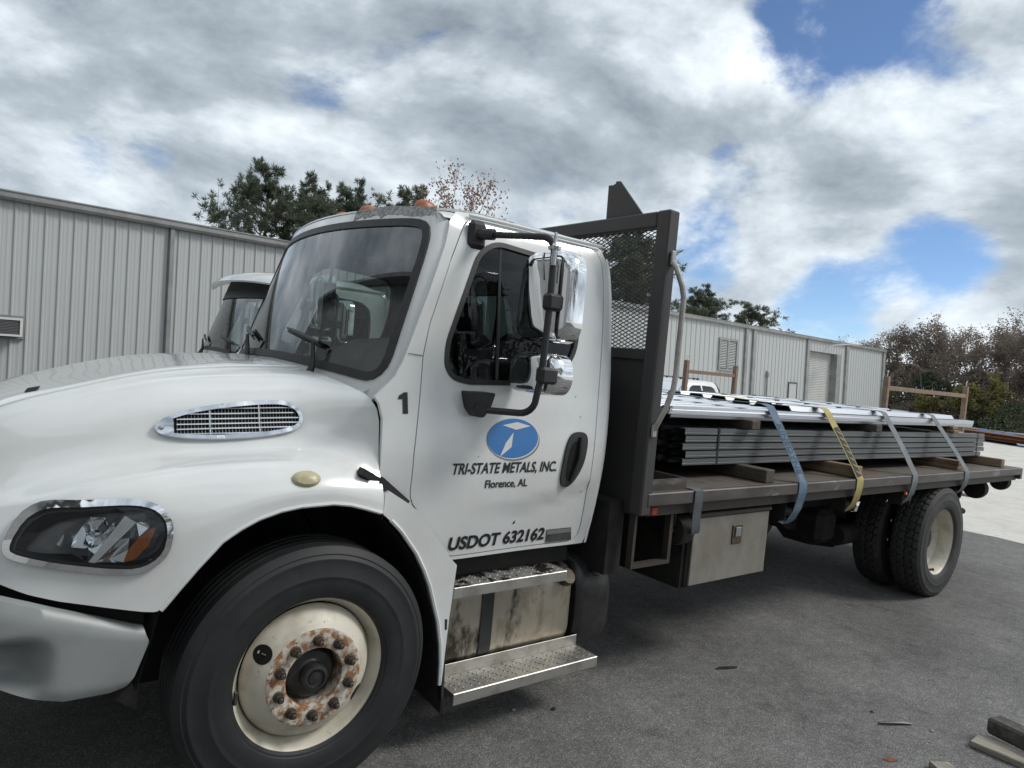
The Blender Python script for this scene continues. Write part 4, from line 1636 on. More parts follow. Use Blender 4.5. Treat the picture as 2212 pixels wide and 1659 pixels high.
def make_mirror(sg):
    root = MB()
    path = [(.70, -.985, 2.305), (.74, -1.10, 2.30), (.80, -1.31, 2.285)]
    for a_ in np.linspace(0, math.pi / 2, 7)[1:]:
        path.append((.80 + .012 * math.sin(a_), -1.31 - .07 * math.sin(a_), 2.285 - .07 * (1 - math.cos(a_))))
    path += [(.815, -1.38, 2.0), (.81, -1.375, 1.70), (.80, -1.365, 1.60)]
    for a_ in np.linspace(0, math.pi / 2, 7)[1:]:
        path.append((.80 - .03 * (1 - math.cos(a_)), -1.365 + .07 * (1 - math.cos(a_)), 1.60 - .07 * math.sin(a_)))
    path += [(.71, -1.18, 1.525), (.665, -1.11, 1.525)]
    root.tube([(x, y * sg, z) for x, y, z in path], .0150, 10)
    arm = part('mirror_arm', root, 'black_plastic', truck)
    m = MB()
    m.box((.64, -1.00 * sg, 2.235), (.735, -.955 * sg, 2.365), bev=.02)
    m.tube([(.69, -.985 * sg, 2.305), (.725, -1.06 * sg, 2.303)], .026, 10)
    part('mirror_bracket', m, 'black_plastic', arm)
    m = MB()
    m.prism(rounded([(.612, 1.60), (.752, 1.60), (.735, 1.545), (.70, 1.49), (.665, 1.49), (.63, 1.525)], .012, 3), -1.145 * sg, -1.07 * sg, 'y')
    m.tube([(.69, -1.11 * sg, 1.525), (.665, -1.16 * sg, 1.525)], .03, 10)
    part('mirror_bracket', m, 'black_plastic', arm)

    def head(name, cx, cy, z0, z1, w, dep, lean, r):
        """rounded chrome shell, deeper in the middle, mirror pane at the rear"""
        m = MB()
        out = rounded([(-w / 2, z0), (w / 2, z0), (w / 2 - lean, z1), (-w / 2 + lean * .3, z1)], r, 6)
        n = len(out)
        cz = (z0 + z1) / 2
        vs = []
        layers = ((1.0, 0), (1.0, -dep * .40), (.99, -dep * .55), (.96, -dep * .70), (.90, -dep * .82), (.80, -dep * .905), (.64, -dep * .965), (.42, -dep * .995), (.2, -dep * 1.005), (.02, -dep * 1.008))
        for k, d in layers:
            for (a_, z) in out:
                vs.append((d, a_ * k, cz + (z - cz) * (1 - (1 - k) * .55)))
        fs = [(i * n + j, i * n + (j + 1) % n, (i + 1) * n + (j + 1) % n, (i + 1) * n + j) for i in range(len(layers) - 1) for j in range(n)]
        fs.append(tuple((len(layers) - 1) * n + j for j in range(n)))
        M = Matrix.Translation((cx, cy * sg, 0)) @ Matrix.Rotation(rad(6 * sg), 4, 'Z')
        vs = [M @ Vector((a_, b_ * sg, c_)) for a_, b_, c_ in vs]
        m.add(vs, fs)
        h_ = part(name, m, 'chrome', arm, smooth=55)
        g_ = MB()
        g_.add([M @ Vector((.004, a_ * .95 * sg, cz + (z - cz) * .97)) for a_, z in out], [tuple(range(n))])
        part('mirror_pane', g_, 'reflector', arm, smooth=0)
        return h_
    head('mirror_head', .950, -1.262, 1.842, 2.240, .335, .110, .020, .095)
    head('convex_mirror_head', .950, -1.246, 1.612, 1.798, .315, .125, .010, .09)
    for z in (2.01, 1.70):
        m = MB()
        m.box((.79, -1.405 * sg, z - .036), (.885, -1.350 * sg, z + .036), bev=.012)
        part('mirror_clamp', m, 'black_plastic', arm)
    if sg == 1:
        m = MB()
        m.tube([(.80, -1.345, 2.10), (.79, -1.34, 2.18), (.80, -1.33, 2.215)], .006, 6)
        m.lathe([(.0, .0), (.026, .0), (.028, .012), (.012, .018), (.008, .03), (.009, .050), (.006, .070), (0, .074)], 14, 'z', Matrix.Translation((.80, -1.395, 2.225)))
        m.tube([(.80, -1.395, 2.23), (.80, -1.395, 2.16)], .011, 8)
        part('antenna_mount', m, 'chrome_dull', arm)


make_mirror(1)
make_mirror(-1)

# wheels -------------------------------------------------------------------------


def tyre_mesh(name, R, w, tread, n=120):
    """d runs outwards from the inner to the outer sidewall"""
    h = w / 2
    side = [(.292, -h * .80), (.300, -h * .88), (.308, -h * .90), (.311, -h * .93), (.320, -h * .955), (.335, -h * .985), (.360, -h * 1.0), (.376, -h * 1.0), (.378, -h * 1.007), (.383, -h * 1.007), (.385, -h * 1.0), (.425, -h * .98), (.440, -h * .965), (.443, -h * .970), (.449, -h * .964), (.451, -h * .950), (R - .035, -h * .90), (R - .030, -h * .905), (R - .026, -h * .885), (R - .014, -h * .82)]
    m = MB()
    if tread == 'rib':
        tr = []
        for g_ in (-.42, -.14, .14, .42):
            tr += [(R - .002, h * (g_ - .045)), (R - .012, h * (g_ - .035)), (R - .012, h * (g_ + .035)), (R - .002, h * (g_ + .045))]
        prof = side + [(R - .004, -h * .74)] + tr + [(R - .004, h * .74)] + [(r, -d) for r, d in reversed(side)]
        # raised rings on the outer sidewall
        pr2 = []
        for r, d in prof:
            pr2.append((r, d))
        m.lathe(pr2, n, 'y')
    else:
        m.lathe(side, n, 'y')
        m.lathe([(r, -d) for r, d in reversed(side)], n, 'y')
        N_, K = 44 * 6, 26
        ds = np.linspace(-h * .82, h * .82, K)
        vs = []
        for i in range(N_):
            a_ = 2 * math.pi * i / N_
            ph = (i % 6) / 6.0
            for k, d in enumerate(ds):
                t = d / h
                zig = .10 * (abs((ph * 2) % 2 - 1) - .5)
                dep = 0
                for c_ in (-.50, -.02, .46):
                    if abs(t - c_ - zig) < .040:
                        dep = .014
                cross = (ph + .35 * t + (.5 if t > 0 else 0)) % 1.0
                if cross < .17 and abs(t) < .80:
                    dep = max(dep, .011)
                edge_ = .010 * max(0, (abs(t) - .62) / .2)
                r = R - edge_ - dep
                vs.append((r * math.cos(a_), d, r * math.sin(a_)))
        fs = [(i * K + k, i * K + k + 1, ((i + 1) % N_) * K + k + 1, ((i + 1) % N_) * K + k) for i in range(N_) for k in range(K - 1)]
        m.add(vs, fs)
    return finish(m.mesh(name), 30)


# meshes turned so that the outer face looks along -y
ty_f = tyre_mesh('tyre', .497, .262, 'rib')
ty_r = tyre_mesh('tyre', .497, .258, 'lug')


def flip_d(prof):
    return [(r, -d) for r, d in prof]


# front wheel: flange plane is d = 0, outward is +d here, flipped to -y
m = MB()
m.lathe(flip_d([(.270, -.20), (.262, -.10), (.258, -.062), (.266, -.045), (.276, -.030), (.283, -.014), (.290, -.002), (.297, .004), (.303, .002), (.305, -.008), (.300, -.016)]), 96, 'y')
rim_f = finish(m.mesh('rim'), 50)
m = MB()
# disc left uncut: flat black patches on it paint the dark of the hand holes
prof = [(.256, -.052), (.254, -.040), (.246, -.026), (.236, -.012), (.226, .000), (.216, .010), (.206, .018), (.196, .025), (.190, .029), (.186, .032)]
NA = 160
hole_a = [rad(150), rad(330)]
vs = []
for r, d in prof:
    for j in range(NA):
        a_ = 2 * math.pi * j / NA
        vs.append((r * math.cos(a_), -d, r * math.sin(a_)))
fs = []
for i in range(len(prof) - 1):
    for j in range(NA):
        fs.append((i * NA + j, i * NA + (j + 1) % NA, (i + 1) * NA + (j + 1) % NA, (i + 1) * NA + j))
m.add(vs, fs)
disc_f = finish(m.mesh('wheel_disc'), 60)
hand_f = []
for ha in hole_a:
    m = MB()
    c_, s_ = math.cos(ha), math.sin(ha)
    nn = 28
    P = []
    for j in range(nn):
        a_ = 2 * math.pi * j / nn
        rr = .2225 + .026 * math.cos(a_)
        ta = ha + .155 * math.sin(a_)
        d = float(np.interp(-rr, [-q[0] for q in prof], [q[1] for q in prof])) + .0018
        P.append((rr * math.cos(ta), -d, rr * math.sin(ta)))
    cen = (.2225 * c_, -(float(np.interp(-.2225, [-q[0] for q in prof], [q[1] for q in prof])) + .0018), .2225 * s_)
    m.add(P + [cen], [(j, (j + 1) % nn, nn) for j in range(nn)])
    hand_f.append(finish(m.mesh('hand_hole_dark'), 60))
m = MB()
m.lathe(flip_d([(.186, .032), (.182, .0345), (.176, .035), (.118, .035), (.112, .033), (.110, .02), (.110, -.06)]), 80, 'y')
face_f = finish(m.mesh('bolt_face'), 40)
m = MB()
m.lathe(flip_d([(.110, -.05), (.100, -.02), (.085, -.005), (.060, -.002), (.052, .004), (.050, .038), (.046, .046), (.036, .048), (.034, .040), (.026, .038), (.024, .042), (0, .044)]), 40, 'y')
hub_f = finish(m.mesh('hub'), 30)
m = MB()
lugp = [(.0205, 0), (.0205, .007), (.0165, .009), (.0165, .026), (.0145, .029), (.0095, .029), (.0095, .040), (.007, .043), (0, .043)]
m.lathe(flip_d(lugp[:3]), 18, 'y')
m.lathe(flip_d(lugp[2:5]), 6, 'y')
m.lathe(flip_d(lugp[4:]), 12, 'y')
lug = finish(m.mesh('lug_nut'), 25)


def front_wheel(sg):
    y = -1.14 * sg
    w = bpy.data.objects.new('front_wheel', None)
    link(w, truck)
    w.location = (0, y, .49)
    w.rotation_euler = (0, 0, 0 if sg == 1 else math.pi)
    part('tyre', ty_f, 'rubber', w, loc=(0, .100, 0))
    part('rim', rim_f, 'wheel_cream', w)
    part('wheel_disc', disc_f, 'wheel_cream', w)
    for hf in hand_f:
        part('hand_hole_dark', hf, 'dark_gap', w)
    part('bolt_face', face_f, 'wheel_rust', w)
    part('hub', hub_f, 'hub_black', w)
    for k in range(10):
        a_ = rad(18 + 36 * k)
        part('lug_nut', lug, 'lug_steel', w, loc=(.1432 * math.cos(a_), -.034, .1432 * math.sin(a_)), rot=(0, -a_, 0))
    m_ = MB()
    m_.box((-.275, .0, -.055), (-.262, .014, -.005), bev=.003)
    m_.v = [(x - .012, y_ - .012, z) for x, y_, z in m_.v]
    part('balance_weight', m_, 'lug_steel', w)
    m_ = MB()
    m_.tube([(-.200, -.006, .118), (-.186, -.014, .112)], .003, 6)
    part('valve_stem', m_, 'lug_steel', w)
    return w


front_wheel(1)
front_wheel(-1)

# rear duals
m = MB()
m.lathe(flip_d([(.300, -.020), (.305, -.008), (.303, .002), (.297, .004), (.290, -.002), (.283, -.014), (.276, -.030), (.270, -.05), (.262, -.075), (.258, -.125), (.255, -.15)]), 80, 'y')
rim_r = finish(m.mesh('rim'), 50)
m = MB()
m.lathe(flip_d([(.256, -.110), (.250, -.118), (.235, -.130), (.215, -.150), (.195, -.160), (.186, -.162), (.112, -.162), (.110, -.150)]), 80, 'y')
disc_r = finish(m.mesh('wheel_disc'), 40)
m = MB()
m.lathe(flip_d([(.110, -.165), (.105, -.13), (.098, -.105), (.085, -.098), (.0, -.095)]), 40, 'y')
hub_r = finish(m.mesh('hub'), 30)
WB = 5.781


def rear_wheel(sg, inner):
    w = bpy.data.objects.new('rear_wheel', None)
    link(w, truck)
    y = -1.175 if not inner else -.845
    w.location = (WB, y * sg, .49)
    w.rotation_euler = (0, 0, 0 if sg == 1 else math.pi)
    part('tyre', ty_r, 'rubber_worn', w, loc=(0, .098, 0), rot=(0, .07 if inner else 0, 0))
    part('rim', rim_r, 'wheel_cream', w)
    if not inner:
        part('wheel_disc', disc_r, 'wheel_cream', w)
        part('hub', hub_r, 'hub_black', w)
        for k in range(10):
            a_ = rad(18 + 36 * k)
            part('lug_nut', lug, 'lug_steel', w, loc=(.1432 * math.cos(a_), .165, .1432 * math.sin(a_)), rot=(0, -a_, 0))
        m_ = MB()
        m_.tube([(-.10, .02, -.245), (-.09, -.015, -.235)], [.009, .012], 8)
        part('valve_cap', m_, 'lug_steel', w)


for sg in (1, -1):
    rear_wheel(sg, False)
    rear_wheel(sg, True)

# chassis --------------------------------------------------------------------------
for y in (-.43, .43):
    mb = MB()
    mb.prism([(y - .04, .70), (y + .04, .70), (y + .04, .71), (y - .03, .71), (y - .03, .95), (y + .04, .95), (y + .04, .96), (y - .04, .96)], -1.1, 7.40, 'x')
    part('frame_rail', mb, 'frame_black', truck, smooth=0)
mb = MB()
mb.tube([(0, -.95, .49), (0, -.6, .40), (0, .6, .40), (0, .95, .49)], .06, 10)
part('front_axle', mb, 'frame_black', truck)
mb = MB()
mb.tube([(WB, -.95, .49), (WB, .95, .49)], .085, 14)
mb.lathe([(0, -.24), (.10, -.23), (.20, -.12), (.225, 0), (.20, .12), (.10, .23), (0, .24)], 24, 'x', Matrix.Translation((WB - .04, .02, .47)))
part('rear_axle', mb, 'frame_black', truck)
mb = MB()
mb.tube([(1.7, 0, .70), (3.4, 0, .66), (WB - .3, 0, .50)], .055, 12)
part('driveshaft', mb, 'frame_black', truck)
for y in (-.52, .52):
    mb = MB()
    for k in range(7):
        L_ = .78 - .09 * k
        pts = [(WB + t * L_, y, .60 + .07 * t * t - .022 * k) for t in np.linspace(-1, 1, 9)]
        for a_, b_ in zip(pts[:-1], pts[1:]):
            mb.bar(a_, b_, .075, .02)
    part('leaf_spring', mb, 'frame_black', truck, smooth=0)
mb = MB()
mb.box((4.75, -.62, .40), (5.05, -.30, .70), bev=.05)
mb.tube([(5.0, -.62, .47), (5.35, -.62, .47)], .09, 14)
mb.tube([(3.7, .25, .72), (4.6, .25, .72)], .13, 16)
mb.prism([(4.30, .74), (4.55, .52), (4.85, .44), (5.0, .33), (5.45, .26), (5.58, .30), (5.70, .50), (5.75, .74)], -.40, -.15, 'y')
part('brake_gear', mb, 'frame_black', truck)
mb = MB()
mb.box((.10, -.42, .55), (1.30, .42, 1.18), bev=.1)
mb.box((1.3, -.25, .45), (2.3, .25, .95), bev=.1)
part('engine', mb, 'frame_black', truck)
mb = MB()
mb.box((-1.18, -.5, .62), (-1.0, .5, 1.15))
part('radiator', mb, 'liner', truck, smooth=0)

# bumper: wraps round the corner, rounded top edge
mb = MB()


def bump_plan(t):
    """t 0 = middle of the front .. 1 = near rear end"""
    P = [(-1.36, 0), (-1.355, -.45), (-1.32, -.75), (-1.22, -.98), (-1.08, -1.085), (-.90, -1.115), (-.575, -1.118)]
    return hermite(np.linspace(0, 1, 7), P, t)


prof = [(-.06, .0), (-.035, .012), (-.012, .006), (.0, -.018)] + [(.004, q) for q in np.linspace(-.035, -.185, 14)] + [(.0, -.20), (-.008, -.215)]
rows_ = []
T = np.linspace(0, 1, 110)
for sgb in (1, -1):
    vs = []
    for t in T:
        x, y = bump_plan(t)
        x2, y2 = bump_plan(min(1, t + .01))
        x1, y1 = bump_plan(max(0, t - .01))
        tx, ty = x2 - x1, y2 - y1
        l_ = math.hypot(tx, ty)
        nx, ny = ty / l_, -tx / l_
        top = float(np.interp(x, [-1.36, -.98, -.91, -.838, -.736, -.656, -.60, -.575], [.95, .890, .864, .836, .799, .771, .752, .746]))
        bot = float(np.interp(x, [-1.36, -.98, -.80, -.64, -.575], [.60, .60, .548, .548, .56]))
        for k, (o_, d) in enumerate(prof):
            z = top + d * (top - bot) / .22
            xx = x + nx * o_
            # slanted rear end
            if x > -.72:
                cut = float(np.interp(z, [.53, .60, .71, .745], [-.650, -.606, -.569, -.585]))
                xx = lerp(-.72, cut, (x + .72) / (.145)) + 0 * nx
            # fog lamp hollow
            yy_ = y + ny * o_
            hol = math.exp(-(((x + .985) / .11) ** 4 + ((z - .675) / .075) ** 4))
            yy_ += .13 * hol
            vs.append((xx, yy_ * sgb, z))
    k_ = len(prof)
    mb.add(vs, [(i * k_ + j, i * k_ + j + 1, (i + 1) * k_ + j + 1, (i + 1) * k_ + j) for i in range(len(T) - 1) for j in range(k_ - 1)])
part('bumper', mb, 'bumper_grey', truck, smooth=50)
mb = MB()
mb.box((-1.30, -.95, .62), (-.80, .95, .86))
part('bumper_bracket', mb, 'liner', truck, smooth=0)

# fuel tank with steps ------------------------------------------------------------------
TK = rounded([(-.98, .27), (-.62, .27), (-.62, .70), (-.98, .70)], .10, 8)
mb = MB()
n_ = len(TK)
vs = []
for x, k in ((.64, .0), (.641, .93), (.655, .985), (.68, 1.0), (1.46, 1.0), (1.485, .985), (1.499, .93), (1.50, .0)):
    for (y, z) in TK:
        vs.append((x, -.80 + (y + .80) * k, .485 + (z - .485) * k))
mb.add(vs, [(i * n_ + j, i * n_ + (j + 1) % n_, (i + 1) * n_ + (j + 1) % n_, (i + 1) * n_ + j) for i in range(7) for j in range(n_)])
tank = part('fuel_tank', mb, 'tank_alu', truck, smooth=40)
mb = MB()
TKo = offset(TK, .006)
for x0 in (.905,):
    mb.add([(x0, y, z) for y, z in TKo] + [(x0 + .07, y, z) for y, z in TKo], [(j, (j + 1) % n_, n_ + (j + 1) % n_, n_ + j) for j in range(n_)])
part('tank_strap', mb, 'black_plastic', tank)
mb = MB()
mb.lathe([(.0, -.03), (.040, -.03), (.046, -.024), (.046, .0), (.036, .02), (.036, .05)], 24, 'y', Matrix.Translation((1.435, -.985, .640)) @ Matrix.Rotation(rad(-35), 4, 'X'))
part('fuel_cap', mb, 'lug_steel', tank)


def step(name, x0, x1, y0, y1, z, lipz, back, mat, x0b=None):
    x0b = x0 if x0b is None else x0b
    m_ = MB()
    m_.box((x0, y0 + .004, z - .005), (x1, y1, z), bev=.001)
    st = part(name, m_, mat, truck, smooth=30)
    part('step_lip', MB().box((x0, y0, z - lipz), (x1, y0 + .005, z - .0005), bev=.002), 'alu_step', st)
    part('step_upstand', MB().box((x0, y1 - .004, z + .0005), (x1, y1, z + back), bev=.001), 'alu_step' if mat == 'alu_step' else 'step_worn', st)
    hl = MB()
    dm = MB()
    k = 0
    for yy_ in np.arange(y0 + .03, y1 - .015, .020):
        for xx in np.arange(x0 + .025 + (k % 2) * .011, x1 - .02, .022):
            (dm if (k + int(xx * 90)) % 3 else hl).disc((xx, yy_, z + .0012), .0050, 'z', 8, .0036)
        k += 1
    o_ = part('grip_hole_dark', hl, 'dark_gap', st, smooth=0)  # flat black discs on the tread paint the dark of the holes
    o_['kind'] = 'stuff'
    b_ = MB()
    for yy_ in np.arange(y0 + .040, y1 - .02, .040):
        for xx in np.arange(x0 + .03, x1 - .02, .044):
            b_.lathe([(.0, .004), (.003, .0035), (.0055, .0)], 7, 'z', Matrix.Translation((xx, yy_, z)))
    o_ = part('grip_stud', b_, mat, st)
    o_['kind'] = 'stuff'
    for xx in (lerp(x0, x1, .2), lerp(x0, x1, .8)):
        part('step_bracket', MB().box((xx - .02, y0 + .03, z - .045), (xx + .02, y1 + .10, z - .006)), 'frame_black', st, smooth=0)
    return st


step('upper_step', .655, 1.335, -1.10, -.90, .722, .050, .035, 'step_worn')
step('lower_step', .665, 1.555, -1.155, -.985, .262, .052, .055, 'alu_step')
mb = MB()
mb.box((.615, -1.075, .615), (.665, -.93, .70), bev=.015)
part('step_mount', mb, 'alu_step', truck)
# side of the cab floor between door and tank
mb = MB()
mb.box((.62, -.95, .72), (1.46, -.9, .86))
part('cab_sill', mb, 'frame_black', truck, smooth=0)
# second, black tank (reservoir) behind with a bright filler
mb = MB()
vs = []
TK2 = rounded([(-1.0, .20), (-.55, .20), (-.55, .72), (-1.0, .72)], .20, 10)
for x, k in ((1.53, .0), (1.531, .9), (1.55, .98), (1.58, 1.0), (1.74, 1.0), (1.77, .98), (1.789, .9), (1.79, .0)):
    for (y, z) in TK2:
        vs.append((x, -.775 + (y + .775) * k, .45 + (z - .45) * k))
n_ = len(TK2)
mb.add(vs, [(i * n_ + j, i * n_ + (j + 1) % n_, (i + 1) * n_ + (j + 1) % n_, (i + 1) * n_ + j) for i in range(7) for j in range(n_)])
t2 = part('reservoir', mb, 'hub_black', truck, smooth=40)
mb = MB()
Mf = Matrix.Translation((1.675, -.985, .655)) @ Matrix.Rotation(rad(-40), 4, 'X')
mb.lathe([(.0, -.075), (.030, -.075), (.034, -.068), (.034, -.030), (.028, -.024), (.028, .02)], 20, 'y', Mf)
mb.box((-.042, -.082, -.009), (.042, -.066, .009), bev=.004, M=Mf)
part('filler_cap', mb, 'chrome_dull', t2)

# headboard behind the cab -----------------------------------------------------------
XH = 1.70
hbo = part('headboard', MB().box((XH + .03, -1.135, .99), (XH + .045, 1.135, 1.815)), 'headboard_steel', truck, smooth=0)
for sg in (1, -1):
    part('headboard_post', MB().box((XH, -1.222 * sg, 1.0), (XH + .082, -1.135 * sg, 2.60), bev=.008), 'headboard_steel', hbo)
part('top_bar', MB().box((XH + .002, -1.135, 2.515), (XH + .080, 1.135, 2.598), bev=.008), 'headboard_steel', hbo)
part('mid_bar', MB().box((XH + .010, -1.135, 1.815), (XH + .07, 1.135, 1.875), bev=.006), 'headboard_steel', hbo)
mesh_ = MB()
PW, PH = .047, .0215
y0, y1, z0, z1 = -1.136, 1.136, 1.874, 2.516
sl = PH / PW
xm = XH + .05
k0 = int((z0 - z1) / (sl) / PW) - 60
for dirn in (1, -1):
    for k in range(-80, 140):
        # line z = z0 + dirn*sl*(y - y0) + k*PH
        pts = []
        ya, yb = y0, y1
        za = z0 + k * PH + (0 if dirn == 1 else 0)
        zb_ = za + dirn * sl * (y1 - y0)
        # clip to z range
        def clip(ya, za, yb, zb_):
            t0, t1 = 0., 1.
            dz_ = zb_ - za
            ta, tb = sorted(((z0 - za) / dz_, (z1 - za) / dz_))
            t0, t1 = max(t0, ta), min(t1, tb)
            return (t0, t1) if t1 > t0 else None
        c = clip(ya, za, yb, zb_)
        if c:
            A = (xm + .002 * dirn, lerp(ya, yb, c[0]), lerp(za, zb_, c[0]))
            B = (xm + .002 * dirn, lerp(ya, yb, c[1]), lerp(za, zb_, c[1]))
            mesh_.bar(A, B, .004, .0042, up=(1, 0, 0))
part('expanded_mesh', mesh_, 'headboard_steel', hbo, smooth=0)
fin = MB()
fin.prism([(-.715, 2.598), (-.71, 2.80), (-.745, 2.797), (-.765, 2.803), (-.768, 2.815), (-.80, 2.812), (-.815, 2.795), (-1.0, 2.598)], XH + .045, XH + .055, 'x')
fin.prism([(XH + .055, 2.598), (XH + .14, 2.598), (XH + .055, 2.79)], -.775, -.765, 'y')
part('beacon_bracket', fin, 'headboard_steel', hbo, smooth=0)
gh = [(1.745, -1.232, 2.335), (1.745, -1.262, 2.30), (1.775, -1.285, 2.21), (1.79, -1.29, 2.15), (1.788, -1.29, 1.75), (1.78, -1.29, 1.68), (1.755, -1.275, 1.58), (1.735, -1.25, 1.50), (1.73, -1.232, 1.46)]
mb = MB()
mb.tube(gh, .0145, 10)
mb.box((1.728, -1.24, 2.315), (1.762, -1.226, 2.39), bev=.004)
mb.box((1.713, -1.24, 1.42), (1.747, -1.226, 1.485), bev=.004)
part('grab_handle', mb, 'alu_step', hbo)

# flat bed ----------------------------------------------------------------------------
X0, X1 = 1.80, 7.58
deck = MB()
deck.box((X0, -1.19, 1.085), (X1, 1.19, 1.119))
bed_o = part('bed_deck', deck, 'deck_steel', truck, smooth=0)
for sg in (1, -1):
    m_ = MB()
    m_.box((1.745, -1.226 * sg, 1.048), (X1, -1.19 * sg, 1.1195), bev=.006)
    part('rub_rail', m_, 'rail_steel', bed_o)
    m_ = MB()
    m_.box((X0, -1.18 * sg, .985), (X1, -1.14 * sg, 1.048))
    part('side_rail', m_, 'bed_steel', bed_o, smooth=0)
part('tail_rail', MB().box((X1 - .01, -1.22, 1.0), (X1 + .05, 1.22, 1.117), bev=.006), 'rail_steel', bed_o)
for k in range(14):
    x = X0 + .12 + k * .42
    part('cross_member', MB().box((x, -1.14, .985), (x + .05, 1.14, 1.085)), 'bed_steel', bed_o, smooth=0)
for y in (-.43, .43):
    part('long_sill', MB().box((X0, y - .05, .962), (X1, y + .05, .985)), 'bed_steel', bed_o, smooth=0)
# tray at the front corner of the deck
mb = MB()
mb.box((1.805, -1.175, 1.119), (2.12, -1.163, 1.182))
mb.box((2.108, -1.163, 1.119), (2.12, -.80, 1.182))
mb.box((1.805, -.812, 1.119), (2.108, -.80, 1.182))
part('corner_tray', mb, 'rail_steel', bed_o, smooth=0)
mb = MB()
mb.box((1.815, -1.20, .990), (1.868, -1.181, 1.042), bev=.008)
part('side_lamp', mb, 'marker_red', bed_o)
mb = MB()
mb.box((4.92, -1.20, .955), (4.95, -1.181, .985), bev=.004)
part('side_lamp', mb, 'amber', bed_o)
# frame hanging below the front of the bed
mb = MB()
mb.box((1.735, -1.16, .70), (1.755, -1.12, 1.0))
mb.box((2.03, -1.16, .70), (2.055, -1.12, .985))
mb.box((1.755, -1.16, .70), (2.03, -1.12, .722))
part('hanging_frame', mb, 'bed_steel', truck, smooth=0)
mb = MB()
mb.box((1.62, -1.08, .66), (1.735, -.6, 1.05))
part('splash_plate', mb, 'frame_black', truck, smooth=0)
# toolbox
mb = MB()
mb.box((2.265, -1.12, .515), (3.07, -.60, .968), bev=.006)
tb = part('toolbox', mb, 'frame_black', truck)
part('toolbox_door', MB().box((2.285, -1.135, .53), (3.06, -1.121, .930), bev=.003), 'toolbox_alu', tb)
part('toolbox_rail', MB().box((2.275, -1.15, .935), (3.068, -1.11, .962), bev=.006), 'bed_steel', tb)
mb = MB()
mb.box((2.665, -1.142, .745), (2.765, -1.1355, .865), bev=.003)
lt = part('toolbox_latch', mb, 'lug_steel', tb)
mb = MB()
mb.box((2.69, -1.150, .79), (2.745, -1.142, .85), bev=.003)
part('latch_paddle', mb, 'chrome_dull', tb)
mb = MB()
mb.box((2.24, -1.10, .51), (2.264, -.60, .95))
part('toolbox_side', mb, 'frame_black', tb, smooth=0)


def winch(x, name='strap_winch'):
    m_ = MB()
    m_.tube([(x - .065, -1.10, .905), (x + .065, -1.10, .905)], .035, 12)
    m_.box((x - .075, -1.155, .86), (x - .065, -1.05, .985))
    m_.box((x + .065, -1.155, .86), (x + .075, -1.05, .985))
    m_.lathe([(.0, .075), (.055, .075), (.058, .085), (.055, .10), (0, .10)], 14, 'x', Matrix.Translation((x, -1.10, .905)))
    return part(name, m_, 'frame_black', truck)


for x in (3.29, 4.10, 5.05, 6.15):
    winch(x)
# strap rolls stored on the winches at the front and rear
for (x, y, z, r) in ((2.19, -1.09, .865, .085), (7.05, -1.0, .885, .10), (7.47, -1.08, .955, .085)):
    m_ = MB()
    m_.lathe([(.03, -.05), (r, -.05), (r + .004, -.02), (r + .004, .02), (r, .05), (.03, .05)], 24, 'x', Matrix.Translation((x, y, z)))
    m_.tube([(x - .08, y, z), (x + .08, y, z)], .025, 10)
    m_.box((x - .075, y - .03, z + .03), (x - .06, y + .05, 1.05))
    m_.box((x + .06, y - .03, z + .03), (x + .075, y + .05, 1.05))
    part('strap_roll', m_, 'frame_black', truck)
# rear mud flap with its hanger
mb = MB()
mb.box((6.40, -1.08, .17), (6.415, -.55, .93))
mb.box((6.38, -1.10, .90), (6.44, -.40, .95))
part('rear_mud_flap', mb, 'rubber', truck, smooth=0)
part('hitch_tube', MB().tube([(6.42, -.98, .675), (6.76, -1.0, .668)], .03, 10), 'frame_black', truck)
mb = MB()
mb.box((7.30, -.6, .55), (7.40, .6, .65))
mb.box((7.30, -.47, .6), (7.38, -.39, .985))
mb.box((7.30, .39, .6), (7.38, .47, .985))
part('rear_underrun', mb, 'frame_black', truck, smooth=0)

# ================================================================== the load
# lower stack: five bundles of ribbed steel decking
YS0, YS1 = -.95, .95


def deck_profile(y0, y1, z, h, pitch=.19, t=.0015):
    """trapezoid ribs across the sheet"""
    pts = [(y0, z), (y0, z + h)]
    y = y0
    n = int(round((y1 - y0) / pitch))
    p = (y1 - y0) / n
    pts = []
    for k in range(n):
        a_ = y0 + k * p
        pts += [(a_ + .0 * p, z + h), (a_ + .42 * p, z + h), (a_ + .52 * p, z), (a_ + .90 * p, z)]
    pts += [(y1, z + h)]
    return pts


def deck_sheet(x0, x1, y0, y1, z, h, stack, sp, lipdrop=0.0, pitch=.19, jit=0.0, rs=0):
    """nested sheets: each a corrugated surface; edges stand close together"""
    m_ = MB()
    r_ = random.Random(rs)
    for k in range(stack):
        dx0, dx1, dy = r_.uniform(-jit, jit), r_.uniform(-jit, jit), r_.uniform(-.004, .004)
        pr = deck_profile(y0 + dy, y1 + dy, z + k * sp, h, pitch)
        pr = [(y0 + dy, z + k * sp + h - .030)] + pr      # turned-down lip on the near edge
        n = len(pr)
        vs = [(x0 + dx0, y, q) for y, q in pr] + [(x1 + dx1, y, q) for y, q in pr]
        m_.add(vs, [(i, i + 1, i + 1 + n, i + n) for i in range(n - 1)])
    return m_


